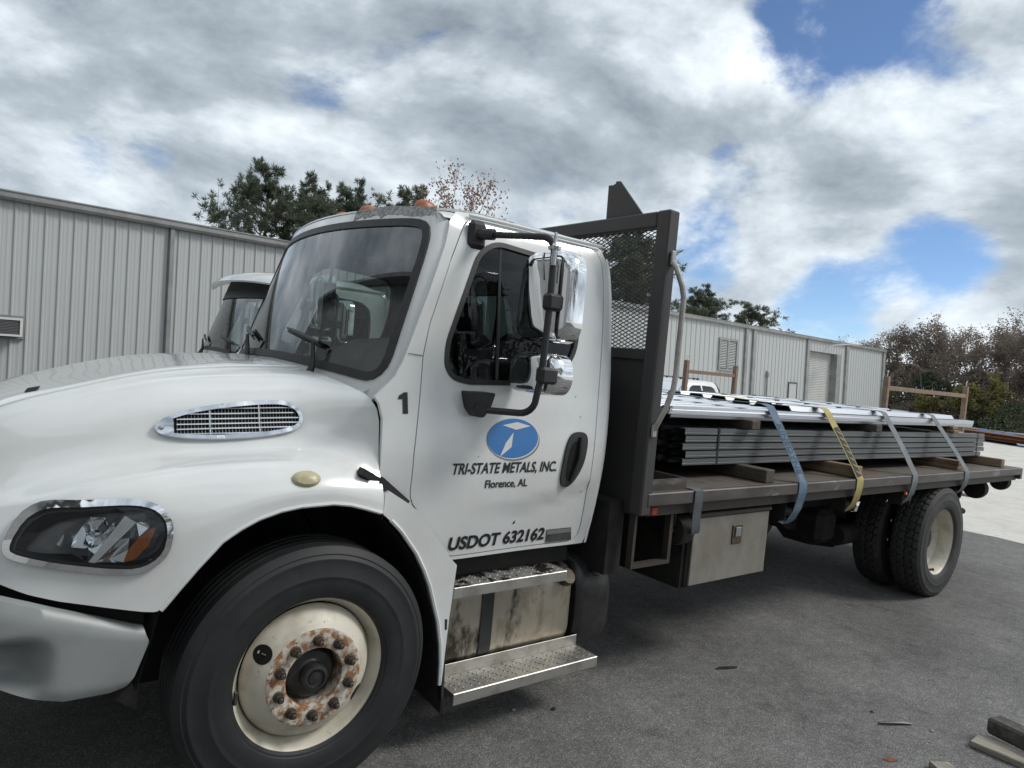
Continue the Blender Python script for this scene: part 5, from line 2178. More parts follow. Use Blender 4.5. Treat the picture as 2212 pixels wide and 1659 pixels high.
names = ['lowest', 'second lowest', 'middle', 'second highest', 'topmost']
ZL0, ZL1 = 1.207, 1.440
hgt = (ZL1 - ZL0) / 5
for k in range(5):
    z = ZL0 + k * hgt
    m_ = MB()
    xa, xb = 2.352 + (.0, .022, -.008, .014, .004)[k], (7.22, 7.31, 7.29, 7.30, 7.275)[k]
    # nested sheets: slanted side face with a rolled edge, open corrugated front end
    pitch = .19
    r_ = random.Random(k)
    # near-side cover face, slightly bowed
    prn = [(YS0 + .022, z + .0015), (YS0 + .001, z + .003), (YS0 + .0, z + hgt * .30), (YS0 + .003, z + hgt * .36), (YS0 + .001, z + hgt * .42), (YS0 + .001, z + hgt - .006), (YS0 + .020, z + hgt - .003)]
    xsn = np.linspace(xa, xb, 14)
    vs = []
    for x in xsn:
        w_ = .003 * math.sin(x * 1.7 + k) + r_.uniform(-.0012, .0012)
        for y, q in prn:
            vs.append((x, y + w_, q + w_ * .5))
    n = len(prn)
    m_.add(vs, [(i * n + j, i * n + j + 1, (i + 1) * n + j + 1, (i + 1) * n + j) for i in range(13) for j in range(n - 1)])
    for q in range(4):
        pr = deck_profile(YS0 + .014, YS1, z + .002 + q * .005, hgt - .026, pitch)
        n = len(pr)
        vs = [(xa + .004 * q, y, v_) for y, v_ in pr] + [(xb - .004 * q, y, v_) for y, v_ in pr]
        m_.add(vs, [(i, i + 1, i + 1 + n, i + n) for i in range(n - 1)])
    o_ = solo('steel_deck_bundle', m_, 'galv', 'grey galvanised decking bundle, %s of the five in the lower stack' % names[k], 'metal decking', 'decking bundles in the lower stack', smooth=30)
for i_, x in enumerate((2.688, 7.09)):
    mb = MB()
    mb.box((x, YS0 - .003, ZL0 - .002), (x + .016, YS0 - .0005, ZL1 + .002))
    mb.box((x, YS0 - .003, ZL1 + .002), (x + .016, YS1, ZL1 + .004))
    solo('steel_band', mb, 'galv_dark', 'thin dark steel band round the lower decking stack near its %s end' % ('front' if i_ == 0 else 'rear'), 'steel band', smooth=0)

# upper stack: bright sheets
mb = deck_sheet(2.20, 6.92, YS0, YS1, 1.512, .038, 3, .008, jit=.02, rs=1)
m0 = MB()
xsn = np.linspace(2.20, 6.92, 18)
prn = [(YS0 + .02, 1.496), (YS0 + .002, 1.502), (YS0 - .004, 1.522), (YS0 + .010, 1.533), (YS0 - .006, 1.545), (YS0 + .004, 1.562), (YS0 + .024, 1.566)]
vs = []
for x in xsn:
    w_ = .004 * math.sin(x * 1.3)
    for y, q in prn:
        vs.append((x, y + w_, q + .5 * w_))
n = len(prn)
m0.add(vs, [(i * n + j, i * n + j + 1, (i + 1) * n + j + 1, (i + 1) * n + j) for i in range(17) for j in range(n - 1)])
mb.add(m0.v, m0.f)
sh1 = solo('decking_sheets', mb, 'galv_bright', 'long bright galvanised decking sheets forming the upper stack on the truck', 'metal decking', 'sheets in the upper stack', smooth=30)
# shorter sheets laid on top, their open rib ends facing forwards in a slanting row
for k in range(6):
    y0_ = -.94 + k * .30
    xs_ = (3.62, 3.88, 4.02, 4.12, 4.20, 4.26)[k]
    m_ = MB()
    for q in range(2):
        z_ = 1.5665 + q * .004
        pr = [(y0_ + .002, z_), (y0_ + .05, z_), (y0_ + .075, z_ + .034), (y0_ + .205, z_ + .034), (y0_ + .23, z_), (y0_ + .297, z_)]
        n = len(pr)
        vs = [(xs_ + .004 * q, y, v_) for y, v_ in pr] + [(6.60 - .25 * (k % 2), y, v_) for y, v_ in pr]
        m_.add(vs, [(i, i + 1, i + 1 + n, i + n) for i in range(n - 1)])
    pos = ('nearest the camera', 'second from the near edge', 'third from the near edge', 'third from the far edge', 'second from the far edge', 'farthest from the camera')[k]
    solo('decking_sheet', m_, 'galv_bright', 'short bright decking sheet lying on the upper stack, %s' % pos, 'metal decking', 'short sheets on the upper stack', smooth=30)

# timber dunnage
R4 = random.Random(9)


def timber(x, y0, y1, z, w, h, mat, label, ang=0.0):
    m_ = MB()
    m_.box((-w / 2, y0, 0), (w / 2, y1, h), bev=.006, M=Matrix.Rotation(rad(ang), 4, 'Z'))
    m_.v = [(a_ + x, b_, c_ + z) for a_, b_, c_ in m_.v]
    return solo('timber_block', m_, mat, label, 'timber', 'timbers under the decking')


timber(2.97, -1.17, 1.0, 1.120, .10, .085, 'wood_old', 'dark weathered timber on the bed under the front of the lower stack')
timber(4.14, -1.19, 1.0, 1.120, .09, .086, 'wood', 'timber with bare pale wood on the bed between the blue and yellow straps', -1.2)
timber(6.16, -1.14, 1.0, 1.120, .12, .042, 'wood', 'lower of two flat boards on the bed below the rearmost strap')
timber(6.15, -1.145, 1.0, 1.1625, .12, .043, 'wood', 'upper of two flat boards on the bed below the rearmost strap', .6)
timber(7.22, -1.16, 1.0, 1.120, .09, .085, 'wood', 'rearmost timber on the truck bed under the decking')
timber(2.99, -1.02, .98, 1.4415, .10, .062, 'wood_old', 'timber spacer under the front of the bright upper sheets')
timber(4.74, -1.02, .98, 1.4415, .10, .062, 'wood_old', 'timber spacer between the stacks beside the third strap')
timber(6.42, -.99, .98, 1.4415, .12, .030, 'wood', 'lower thin board between the stacks near the rear')
timber(6.44, -.97, .98, 1.4720, .12, .030, 'wood', 'upper thin board between the stacks near the rear')


# straps
def ribbon(path, w, t=.003, jit=0.0, seed=0):
    """flat strap along a path of (x, y, z); width along x"""
    m_ = MB()
    pts = [Vector(q) for q in path]
    n = len(pts)
    vs = []
    for i, q in enumerate(pts):
        tg = (pts[min(i + 1, n - 1)] - pts[max(i - 1, 0)]).normalized()
        xa = Vector((1, 0, 0))
        xa = (xa - tg * xa.dot(tg)).normalized()
        nn = tg.cross(xa)
        for a_, b_ in ((-w / 2, -t / 2), (w / 2, -t / 2), (w / 2, t / 2), (-w / 2, t / 2)):
            vs.append(q + xa * a_ + nn * b_)
    fs = [(i * 4 + j, i * 4 + (j + 1) % 4, (i + 1) * 4 + (j + 1) % 4, (i + 1) * 4 + j) for i in range(n - 1) for j in range(4)]
    fs += [(3, 2, 1, 0), tuple((n - 1) * 4 + j for j in range(4))]
    m_.add(vs, fs)
    return m_


def strap_path(xt, xe, xl, zl):
    P = []
    for y in np.linspace(1.20, .96, 4):
        P.append((xt, y, 1.12 + (1.20 - y) / .24 * .47))
    for y in np.linspace(.90, -.90, 10):
        P.append((xt + .01 * math.sin(y * 3), y, 1.607 + .004 * math.cos(y * 7)))
    P += [(xt, -.945, 1.598), (xt + .002, -.968, 1.565)]
    A, B = Vector((xt + .002, -.968, 1.565)), Vector((xe, -1.228, 1.128))
    for t in np.linspace(.12, .97, 8):
        q = A.lerp(B, t)
        P.append((q.x, q.y - .008 * math.sin(t * math.pi), q.z - .004))
    P += [(xe, -1.231, 1.120), (xe, -1.2315, 1.05)]
    P += [(lerp(xe, xl, .5), -1.20, lerp(1.05, zl, .55)), (xl, -1.15, zl + .01), (xl, -1.125, zl - .012), (xl - .005, -1.09, zl)]
    return P


def strap_uv(path, w):
    pts = [Vector(q) for q in path]
    return pts


ST = {}
for nm, mt, lab, xt, xe, xl, zl in (
        ('blue_strap', 'strap_blue', 'blue ratchet strap over the load, the one nearest the cab', 3.25, 3.268, 3.29, .838),
        ('yellow_strap', 'strap_yellow', 'yellow ratchet strap with black printing over the load', 4.0, 4.053, 4.10, .872),
        ('grey_strap', 'strap_grey', 'grey ratchet strap just behind the yellow one, ending above the rear tyres', 4.955, 4.985, 5.05, .878),
        ('grey_strap', 'strap_grey', 'rearmost grey ratchet strap over the load', 5.93, 6.08, 6.15, .905)):
    P = strap_path(xt, xe, xl, zl)
    m_ = ribbon(P, .095)
    v = np.array(m_.v)
    o_ = thing(nm, lab, 'strap', (xt, -.95, 1.12), group='straps over the load')
    pm = MB()
    pm.add([tuple(np.array(q) - np.array((xt, -.95, 1.12))) for q in m_.v], m_.f)
    part('webbing', pm, mt, o_, smooth=40)
    ST[nm + lab[:3]] = (o_, P)
    sgm = [Vector(q) for q in P[16:24]]

    def along(u, vv, sgm=sgm, xt=xt):
        """u 0..1 down the slanting run, vv across in metres"""
        L_ = [0]
        for a_, b_ in zip(sgm[:-1], sgm[1:]):
            L_.append(L_[-1] + (b_ - a_).length)
        d = u * L_[-1]
        for i in range(len(sgm) - 1):
            if d <= L_[i + 1] + 1e-6:
                q = sgm[i].lerp(sgm[i + 1], (d - L_[i]) / (L_[i + 1] - L_[i]))
                break
        tg = (sgm[-1] - sgm[0]).normalized()
        xa = Vector((1, 0, 0))
        xa = (xa - tg * xa.dot(tg)).normalized()
        nn = tg.cross(xa)
        if nn.y > 0:
            nn = -nn
        return q + xa * vv + nn * .0035 - Vector((xt, -.95, 1.12)), L_[-1]
    if nm == 'blue_strap':
        v, f = text_shapes('KINEDYNE', 0, .01)
        hi = v[:, 0].max()
        pm = MB()
        pm.add([along(.06 + .84 * q[0] / hi, -.026 + q[1] * .072)[0] for q in v], f)
        part('print', pm, 'strap_print_blue', o_, smooth=0, recalc=False)
        for vv in (-.036, .038):
            pm = MB()
            pts = [along(u, vv)[0] for u in np.linspace(.0, 1, 10)]
            pts2 = [along(u, vv + .004)[0] for u in np.linspace(.0, 1, 10)]
            pm.add(pts + pts2, [(i, i + 1, 11 + i, 10 + i) for i in range(9)])
            part('print_line', pm, 'strap_print_blue', o_, smooth=0, recalc=False)
    if nm == 'yellow_strap':
        us = np.linspace(.10, 1, 10)
        pm = MB()
        pm.add([along(u, -.036)[0] for u in us] + [along(u, .036)[0] for u in us], [(i, i + 1, 11 + i, 10 + i) for i in range(9)])
        part('print', pm, 'strap_print', o_, smooth=0, recalc=False)
        for k in range(7):
            u = .16 + k * .12
            pm = MB()
            pm.add([along(u, -.028)[0] + Vector((0, -.0012, .0006)), along(u + .085, .022)[0] + Vector((0, -.0012, .0006)), along(u + .062, .026)[0] + Vector((0, -.0012, .0006)), along(u + .02, -.002)[0] + Vector((0, -.0012, .0006))], [(0, 1, 2, 3)])
            part('print_mark', pm, 'strap_yellow', o_, smooth=0, recalc=False)
# loose end hanging at the toolbox
P = [(2.165, -1.16, 1.124), (2.165, -1.21, 1.124), (2.165, -1.232, 1.118), (2.166, -1.234, 1.06), (2.185, -1.215, .99), (2.20, -1.205, .93), (2.212, -1.20, .875), (2.214, -1.19, .86)]
lo_ = solo('strap_tail', ribbon(P, .072), 'strap_tail', 'short grey strap end hanging over the bed edge above the toolbox', 'strap', smooth=40)

# hard hats on the dashboards


def hard_hat(loc, label):
    h_ = thing('hard_hat', label, 'hard hat', loc)
    m_ = MB()
    m_.lathe([(.0, .150), (.04, .146), (.08, .128), (.108, .092), (.120, .045), (.122, .01)], 28, 'z', Matrix.Diagonal((1.15, 1, 1, 1)))
    part('shell', m_, 'hat_yellow', h_, smooth=60)
    m_ = MB()
    m_.lathe([(.118, .012), (.150, .004), (.152, .0), (.118, .006)], 28, 'z', Matrix.Translation((.01, 0, 0)) @ Matrix.Diagonal((1.15, 1, 1, 1)))
    part('brim', m_, 'hat_yellow', h_, smooth=60)
    m_ = MB()
    m_.tube([(-.13, 0, .03), (-.10, 0, .11), (0, 0, .152), (.10, 0, .11), (.13, 0, .03)], .010, 8)
    part('ridge', m_, 'hat_yellow', h_, smooth=60)
    return h_


hard_hat((.40, .62, 1.586), 'yellow hard hat on the dashboard of the lettered truck, behind its windshield')

# ================================================================== second truck alongside
OFF = Vector((.62, 3.45, 0))
SC2 = .955
SKIP = ('lettering', 'unit_number', 'door_emblem', 'badge', 'paint_chip', 'peeled_patch', 'antenna_mount', 'strap_roll', 'corner_tray', 'toolbox', 'side_vent')
tr2 = copy_tree(truck, None, SKIP)
tr2.location = OFF
tr2.scale = (SC2, SC2, SC2)
tag(tr2, 'white truck with a sun visor parked on the far side of the lettered flatbed', 'truck')
for o_ in tr2.children:        # this truck has a lower hood
    if o_.name.split('.')[0] in ('hood', 'hood_slot', 'nose_panel', 'headlight'):
        o_.scale = (1, 1, .955)
mb = MB()   # sun visor: a curved hood over the windshield, held off it
vs = []
yv = np.linspace(-1.0, 1.0, 25)
for u, (dx, dz) in ((0, (.14, .085)), (1, (.05, .095)), (2, (-.06, .075)), (3, (-.15, .035)), (4, (-.20, -.015)), (5, (-.195, -.030)), (6, (-.14, .015)), (7, (-.05, .058)), (8, (.05, .075)), (9, (.14, .066))):
    for y in yv:
        x = .10 + .18 * y * y + .347 * (2.36 - 1.63)
        vs.append((x + dx, y, 2.375 - .035 * abs(y) ** 3 + dz))
mb.add(vs, [(i * 25 + j, i * 25 + j + 1, (i + 1) * 25 + j + 1, (i + 1) * 25 + j) for i in range(9) for j in range(24)])
part('sun_visor', mb, 'paint_white', tr2, smooth=50)
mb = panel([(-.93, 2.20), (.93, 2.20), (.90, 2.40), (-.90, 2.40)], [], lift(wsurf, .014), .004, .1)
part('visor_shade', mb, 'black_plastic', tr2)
hard_hat(Vector((.40, .62, 1.588)) * SC2 + OFF, 'yellow hard hat on the dashboard of the truck with the sun visor')

# ================================================================== pickup truck near the building
pk = thing('pickup_truck', 'small white extended-cab pickup parked before the grey building, behind the load', 'pickup', (10.35, 6.60, 0))
PWD = 1.74
# body sides: lower shell from a side outline, rounded over the shoulders
side_out = [(0.05, .42), (.0, .60), (.03, .86), (.18, .98), (1.25, 1.06), (1.30, 1.08), (3.15, 1.10), (3.18, 1.10), (5.05, 1.10), (5.10, 1.06), (5.10, .60), (5.05, .48), (4.75, .46), (4.66, .70), (4.45, .82), (4.15, .82), (3.95, .70), (3.87, .44), (1.42, .40), (1.34, .68), (1.14, .80), (.85, .80), (.65, .68), (.57, .42)]
mb = MB()
mb.prism(side_out, 0.0, PWD, 'y')
part('body', mb, 'paint_white_b', pk, smooth=30)
# greenhouse as lofted rings: (x0, x1, inset, z)
rings = [(1.22, 3.14, .00, 1.085), (1.42, 3.13, .05, 1.24), (1.68, 3.10, .12, 1.46), (1.86, 3.05, .18, 1.60), (1.98, 2.98, .23, 1.650), (2.15, 2.80, .34, 1.672)]
mb = MB()
vs = []
for x0, x1, i_, z in rings:
    r_ = rounded([(x0, i_), (x1, i_), (x1, PWD - i_), (x0, PWD - i_)], .10, 3)
    vs += [(x, y, z) for x, y in r_]
n_ = len(rounded([(0, 0), (1, 0), (1, 1), (0, 1)], .1, 3))
fs = [(i * n_ + j, i * n_ + (j + 1) % n_, (i + 1) * n_ + (j + 1) % n_, (i + 1) * n_ + j) for i in range(len(rings) - 1) for j in range(n_)]
fs.append(tuple((len(rings) - 1) * n_ + j for j in range(n_)))
mb.add(vs, fs)
part('cab', mb, 'paint_white_b', pk, smooth=50)


def gh(x, z, d=.006):
    i_ = np.interp(z, [r[3] for r in rings], [r[2] for r in rings])
    return (x, i_ - d, z)


for wpts in ([(1.66, 1.15), (1.83, 1.36), (1.96, 1.50), (2.06, 1.545), (2.36, 1.555), (2.36, 1.15)], [(2.42, 1.15), (2.42, 1.555), (2.78, 1.545), (2.88, 1.50), (2.93, 1.35), (2.95, 1.15)]):
    mb = panel(wpts, [], lambda a_, b_: (Vector(gh(a_, b_)), Vector((0, 1, 0))), .003, .1)
    part('side_window', mb, 'glass_far', pk)
mb = MB()
q0 = [(1.30, .12, 1.12), (1.30, PWD - .12, 1.12), (1.78, PWD - .22, 1.56), (1.78, .22, 1.56)]
mb.add([(x - .012, y, z + .010) for x, y, z in q0], [(0, 1, 2, 3)])
part('windshield', mb, 'glass_far', pk, smooth=0)
mb = MB()
mb.box((1.58, -.20, 1.16), (1.68, -.02, 1.30), bev=.04)
part('door_mirror', mb, 'lamp_dark', pk)
mb = MB()
for y in (.22, PWD - .22):
    mb.tube([(3.22, y - .05, 1.10), (3.20, y, 1.45), (3.10, y + (.05 if y < 1 else -.05), 1.60)], .028, 8)
mb.tube([(3.10, .27, 1.60), (3.10, PWD - .27, 1.60)], .028, 8)
part('roll_bar', mb, 'black_plastic', pk)
mb = MB()
for y in (.55, PWD - .55):
    mb.tube([(2.0, y, 1.70), (2.8, y, 1.71)], .012, 6)
for x in (2.1, 2.35, 2.6, 2.75):
    mb.tube([(x, .5, 1.705), (x, PWD - .5, 1.705)], .010, 6)
    for y in (.55, PWD - .55):
        mb.box((x - .02, y - .02, 1.655), (x + .02, y + .02, 1.70))
part('roof_rack', mb, 'black_plastic', pk)
for x in (1.0, 4.30):
    for y in (.10, PWD - .10):
        w = bpy.data.objects.new('wheel', None)
        link(w, pk)
        w.location = (x, y, .36)
        m_ = MB()
        m_.lathe([(.20, -.10), (.30, -.11), (.35, -.09), (.36, -.05), (.36, .05), (.35, .09), (.30, .11), (.20, .10)], 32, 'y')
        part('tyre', m_, 'rubber', w)
        m_ = MB()
        m_.lathe([(0, -.09), (.10, -.09), (.12, -.07), (.19, -.095), (.20, -.08), (.20, .08), (.19, .095), (.12, .07), (.0, .09)], 24, 'y')
        part('rim', m_, 'chrome_dull', w)
mb = MB()
for y in (.12, PWD - .42):
    mb.box((-.02, y, .70), (.06, y + .30, .84), bev=.02)
part('headlight', mb, 'reflector', pk)

# ================================================================== steel pipe racks (H frames)


def rack(x0, x1, y, ztop, zbar, label, w=.085):
    r_ = thing('steel_rack', label, 'rack', ((x0 + x1) / 2, y, 0), group='brown steel rack frames in the yard')
    h2 = (x1 - x0) / 2
    for sx in (-1, 1):
        m_ = MB()
        m_.box((sx * h2 - w / 2, -w / 2, .02), (sx * h2 + w / 2, w / 2, ztop), bev=.006)
        m_.box((sx * h2 - .12, -.35, 0), (sx * h2 + .12, .35, .03))
        po = part('post', m_, 'rack_brown', r_)
        m_ = MB()
        m_.tube([(sx * h2, 0, ztop - .02), (sx * h2, 0, ztop + .07), (sx * h2 + .018, 0, ztop + .095), (sx * h2 + .032, 0, ztop + .07)], .008, 6)
        part('hook', m_, 'chrome_dull', po)
    m_ = MB()
    m_.box((-h2 + w / 2, -.03, zbar - .035), (h2 - w / 2, .03, zbar + .035), bev=.004)
    part('crossbar', m_, 'rack_brown', r_)
    m_ = MB()
    m_.box((-h2 + w / 2, -.03, .35), (h2 - w / 2, .03, .42), bev=.004)
    part('crossbar', m_, 'rack_brown', r_)
    return r_


rack(9.88, 11.50, 5.0, 2.06, 1.845, 'brown steel H-frame rack in front of the small white pickup', .085)
rack(10.48, 13.76, 1.5, 2.04, 1.857, 'wide weathered steel H-frame rack behind the rear of the load', .08)

# ================================================================== trees


def tube_mb(m, pts, r0, r1, n=6):
    k = len(pts)
    m.tube(pts, [lerp(r0, r1, i / (k - 1)) for i in range(k)], n, caps=False)


def pine_variant(seed, H, crown0, spread, dens):
    """loblolly-like pine: bare lower trunk, up-swept limbs, tufts of needles at the ends"""
    r_ = random.Random(seed)
    tr, cr_ = MB(), MB()
    lean = (r_.uniform(-.02, .02), r_.uniform(-.02, .02))
    tp = [(lean[0] * z + .05 * math.sin(z), lean[1] * z, z) for z in np.linspace(-.1, H * .97, 10)]
    tube_mb(tr, tp, .022 * H, .03, 8)
    tufts = []
    nl = int(26 * dens)
    for i in range(nl):
        f = i / (nl - 1)
        z = lerp(crown0 * H, H * .96, f ** .9)
        prof = math.sin(math.pi * min(1, .18 + .86 * f) ** 1.0) ** .8 if f < .92 else .35
        L_ = spread * H * max(.18, prof) * r_.uniform(.6, 1.15)
        az = i * 2.399 + r_.uniform(-.5, .5)
        up = lerp(.15, .9, f) + r_.uniform(-.1, .2)
        base = Vector((lean[0] * z, lean[1] * z, z))
        d = Vector((math.cos(az), math.sin(az), up)).normalized()
        pts = []
        for t in np.linspace(0, 1, 5):
            q = base + d * (L_ * t) + Vector((0, 0, .12 * L_ * t * t)) + Vector((r_.uniform(-.04, .04), r_.uniform(-.04, .04), 0)) * L_
            pts.append(q)
        tube_mb(tr, pts, .006 * H * (1.1 - f * .6), .010, 5)
        nb = int(5 + 4 * L_)
        for b in range(nb):
            t = r_.uniform(.48, 1.0)
            q = base + d * (L_ * t) + Vector((0, 0, .12 * L_ * t * t))
            sd = Vector((r_.uniform(-1, 1), r_.uniform(-1, 1), r_.uniform(-.2, .8))).normalized()
            e_ = q + sd * (L_ * r_.uniform(.12, .36))
            tube_mb(tr, [q, q.lerp(e_, .5) + Vector((0, 0, .02)), e_], .014, .006, 4)
            for w in range(3):
                tufts.append((q.lerp(e_, r_.uniform(.45, 1.08)) + Vector((r_.uniform(-.10, .10), r_.uniform(-.10, .10), r_.uniform(-.08, .12))), sd))
        tufts.append((pts[-1], d))
    for q, d in tufts:
        s_ = r_.uniform(.24, .38) * (H / 10.0) ** .5
        ax = (d + Vector((0, 0, .8)) + Vector((r_.uniform(-.6, .6), r_.uniform(-.6, .6), r_.uniform(-.3, .3)))).normalized()
        for n in range(15):
            nd = (ax * r_.uniform(.2, 1.1) + Vector((r_.gauss(0, .7), r_.gauss(0, .7), r_.gauss(0, .6)))).normalized()
            sd = nd.orthogonal().normalized()
            sd = Matrix.Rotation(r_.uniform(0, 6.28), 3, nd) @ sd
            w_ = s_ * r_.uniform(.035, .075)
            b0 = q - nd * s_ * .12
            cr_.add([b0 - sd * w_ * .4, b0 + nd * s_ * .55 - sd * w_, b0 + nd * s_ * 1.05, b0 + nd * s_ * .55 + sd * w_], [(0, 1, 2, 3)])
    return finish(tr.mesh('trunk'), 50, recalc=False), finish(cr_.mesh('crown'), 0, recalc=False)


def broad_variant(seed, H, crown0, spread, leaves, lsize, bare=.5):
    r_ = random.Random(seed)
    tr, cr_ = MB(), MB()
    tips = []

    def branch(p, d, L_, r, lev):
        k = 5
        pts = [p]
        q = p.copy()
        dd = d.copy()
        for i in range(k):
            dd = (dd + Vector((r_.gauss(0, .13), r_.gauss(0, .13), r_.gauss(.05, .08)))).normalized()
            q = q + dd * (L_ / k)
            pts.append(q.copy())
        tube_mb(tr, pts, r, r * .45, 6 if lev < 2 else 3)
        if lev >= 3:
            tips.extend([(x, dd) for x in pts[1:]])
            return
        nb = (6, 5, 5)[lev]
        for i in range(nb):
            t = lerp(.30 if lev else crown0, 1.0, (i + r_.random()) / nb)
            j = min(k - 1, int(t * k))
            b = pts[j].lerp(pts[j + 1], t * k - j) if t < 1 else pts[-1]
            az = i * 2.4 + r_.uniform(-.6, .6)
            o_ = dd.orthogonal().normalized()
            o_ = Matrix.Rotation(az, 3, dd) @ o_
            nd = (dd * r_.uniform(.55, 1.0) + o_ * spread * r_.uniform(.7, 1.3) + Vector((0, 0, .22))).normalized()
            branch(b, nd, L_ * r_.uniform(.42, .62), r * .42, lev + 1)
        if lev == 2:
            tips.append((pts[-1], dd))
    branch(Vector((0, 0, -.1)), Vector((r_.uniform(-.05, .05), r_.uniform(-.05, .05), 1)), H * .62, .014 * H, 0)
    zmax = max(q.z for q, _ in tips)
    for i in range(leaves):
        q, d = tips[r_.randrange(len(tips))]
        p = q + Vector((r_.gauss(0, .16), r_.gauss(0, .16), r_.gauss(0, .14))) * (H / 8)
        n = Vector((r_.gauss(0, 1), r_.gauss(0, 1), r_.gauss(0, 1))).normalized()
        a_ = n.orthogonal().normalized()
        b = n.cross(a_)
        s_ = lsize * r_.uniform(.6, 1.3)
        cr_.add([p - a_ * s_ * .5, p + b * s_ * .33, p + a_ * s_ * .55, p - b * s_ * .33], [(0, 1, 2, 3)])
    return finish(tr.mesh('trunk'), 50, recalc=False), finish(cr_.mesh('crown'), 0, recalc=False)


def shrub_variant(seed, H, W_, leaves, lsize):
    r_ = random.Random(seed)
    tr, cr_ = MB(), MB()
    for i in range(14):
        az = r_.uniform(0, 6.28)
        L_ = H * r_.uniform(.6, 1.0)
        e_ = Vector((math.cos(az) * W_ * r_.uniform(.2, .5), math.sin(az) * W_ * r_.uniform(.2, .5), L_))
        tube_mb(tr, [Vector((0, 0, -.05)), e_ * .5 + Vector((0, 0, .1)), e_], .03, .008, 4)
    for i in range(leaves):
        az, rr, h = r_.uniform(0, 6.28), r_.random() ** .5, r_.random() ** .8
        k = W_ * .5 * math.sin(math.pi * min(1, .25 + .72 * h)) * (1 + .25 * math.sin(az * 3 + seed) + .15 * math.sin(h * 11 + az))
        p = Vector((math.cos(az) * rr * k, math.sin(az) * rr * k, h * H))
        n = Vector((r_.gauss(0, 1), r_.gauss(0, 1), r_.gauss(.4, 1))).normalized()
        a_ = n.orthogonal().normalized()
        b = n.cross(a_)
        s_ = lsize * r_.uniform(.6, 1.3)
        cr_.add([p - a_ * s_ * .5, p + b * s_ * .35, p + a_ * s_ * .5, p - b * s_ * .35], [(0, 1, 2, 3)])
    return finish(tr.mesh('stem'), 50, recalc=False), finish(cr_.mesh('foliage'), 0, recalc=False)


def plant(name, var, mats, loc, sc, rz, label, cat='tree', group=None, parts=('trunk', 'crown')):
    t_ = thing(name, label, cat, loc, (0, 0, rad(rz)), group)
    t_.scale = sc if isinstance(sc, tuple) else (sc, sc, sc)
    for me, mt, nm in zip(var, mats, parts):
        if not me.materials:
            me.materials.append(MATS[mt])
        o_ = bpy.data.objects.new(nm, me)
        link(o_, t_)
        # a mesh may be shared by trees of another leaf colour
        o_.material_slots[0].link = 'OBJECT'
        o_.material_slots[0].material = MATS[mt]
    return t_


PV = [pine_variant(11, 10, .28, .33, 1.9), pine_variant(23, 10, .30, .31, 1.7), pine_variant(37, 10, .26, .35, 1.9)]
NB = ('bark', 'needles')
pines = [
    (8.6, 27, .875, 0, 20, 'tallest broad pine behind the left part of the building, with a low side branch'),
    (11.0, 27.5, .865, 1, 75, 'pine right of the tallest one, its crown touching it, behind the building'),
    (13.2, 28.5, .905, 2, 140, 'third pine from the left, behind the building and above the windshield'),
    (15.9, 28.0, .945, 1, 210, 'rightmost pine of the row above the cab roof, next to the reddish bare tree'),
    (30.2, 26, 1.03, 0, 250, 'tall pine seen through the wire mesh of the headboard'),
    (43.0, 30, .82, 2, 95, 'rounded dark pine rising behind the right part of the building'),
    (49.3, 30, .78, 1, 310, 'low dark pine just right of the rounded one behind the building'),
]
for x, y, k, v, rz, lab in pines:
    w = k * (.84 if x < 20 else 1.25 if k < .9 else 1.0)
    plant('pine_tree', PV[v], NB, (x, y, -.05), (w, w, k), rz, lab, group='pines behind the building')
plant('pine_tree', PV[1], NB, (32.8, 27.5, -.05), (.9, .9, .86), 33, 'shorter pine beside the tall one behind the mesh headboard', group='pines behind the building')
plant('pine_tree', PV[2], NB, (28.6, 28.5, -.05), (.9, .9, .80), 133, 'low pine left of the tall one behind the mesh headboard', group='pines behind the building')
BV = [broad_variant(5, 10, .25, .75, 6500, .16), broad_variant(17, 10, .22, .85, 7500, .16), broad_variant(29, 10, .3, .7, 5000, .15)]
bare = broad_variant(41, 10, .35, .62, 3600, .13)
plant('bare_tree', bare, ('bark_grey', 'leaf_red'), (17.5, 24.5, -.05), (.92, .92, 1.09), 40, 'nearly bare tree with a few reddish leaves above the cab roof', group=None)

FB = ('bark_grey', 'leaf_brown')
wood = [  # x, y, scale, variant, rot, leaf
    (47.5, 20.6, .58, 2, 10, 'leaf_brown', 'thin brown tree just past the right end of the building'),
    (49.5, 19.0, .68, 0, 60, 'leaf_brown', 'second brown tree right of the building end'),
    (50.0, 16.6, .76, 1, 120, 'leaf_brown', 'tallest rounded brown tree above the right rack'),
    (51.5, 15.0, .75, 0, 200, 'leaf_brown', 'brown tree right of the tallest rounded one'),
    (48.5, 13.2, .67, 2, 250, 'leaf_brown', 'brown tree behind the right post of the rack'),
    (49.5, 11.9, .72, 1, 300, 'leaf_brown', 'broad brown tree near the right picture edge'),
    (47.0, 10.4, .78, 2, 20, 'leaf_brown', 'tall brown tree at the right picture edge'),
    (46.0, 8.6, .74, 0, 95, 'leaf_brown', 'brown tree beyond the right picture edge'),
    (54.0, 18.5, .72, 0, 15, 'leaf_brown', 'brown tree in the second row behind the tallest rounded one'),
    (54.5, 13.5, .76, 1, 45, 'leaf_brown', 'brown tree in the second row near the right edge'),
    (53.0, 21.5, .64, 1, 77, 'leaf_brown', 'brown tree in the second row behind the building end'),
    (53.0, 10.8, .74, 0, 188, 'leaf_brown', 'brown tree in the second row at the right edge'),
]
for x, y, k, v, rz, lf, lab in wood:
    plant('autumn_tree', BV[v], ('bark_grey', lf), (x, y, -.05), (k * 1.05, k * 1.05, k), rz, lab, group='brown autumn trees at the edge of the yard')
SV = [broad_variant(2, 3.4, .06, 1.0, 4200, .15), broad_variant(8, 3.0, .05, 1.15, 4200, .15)]
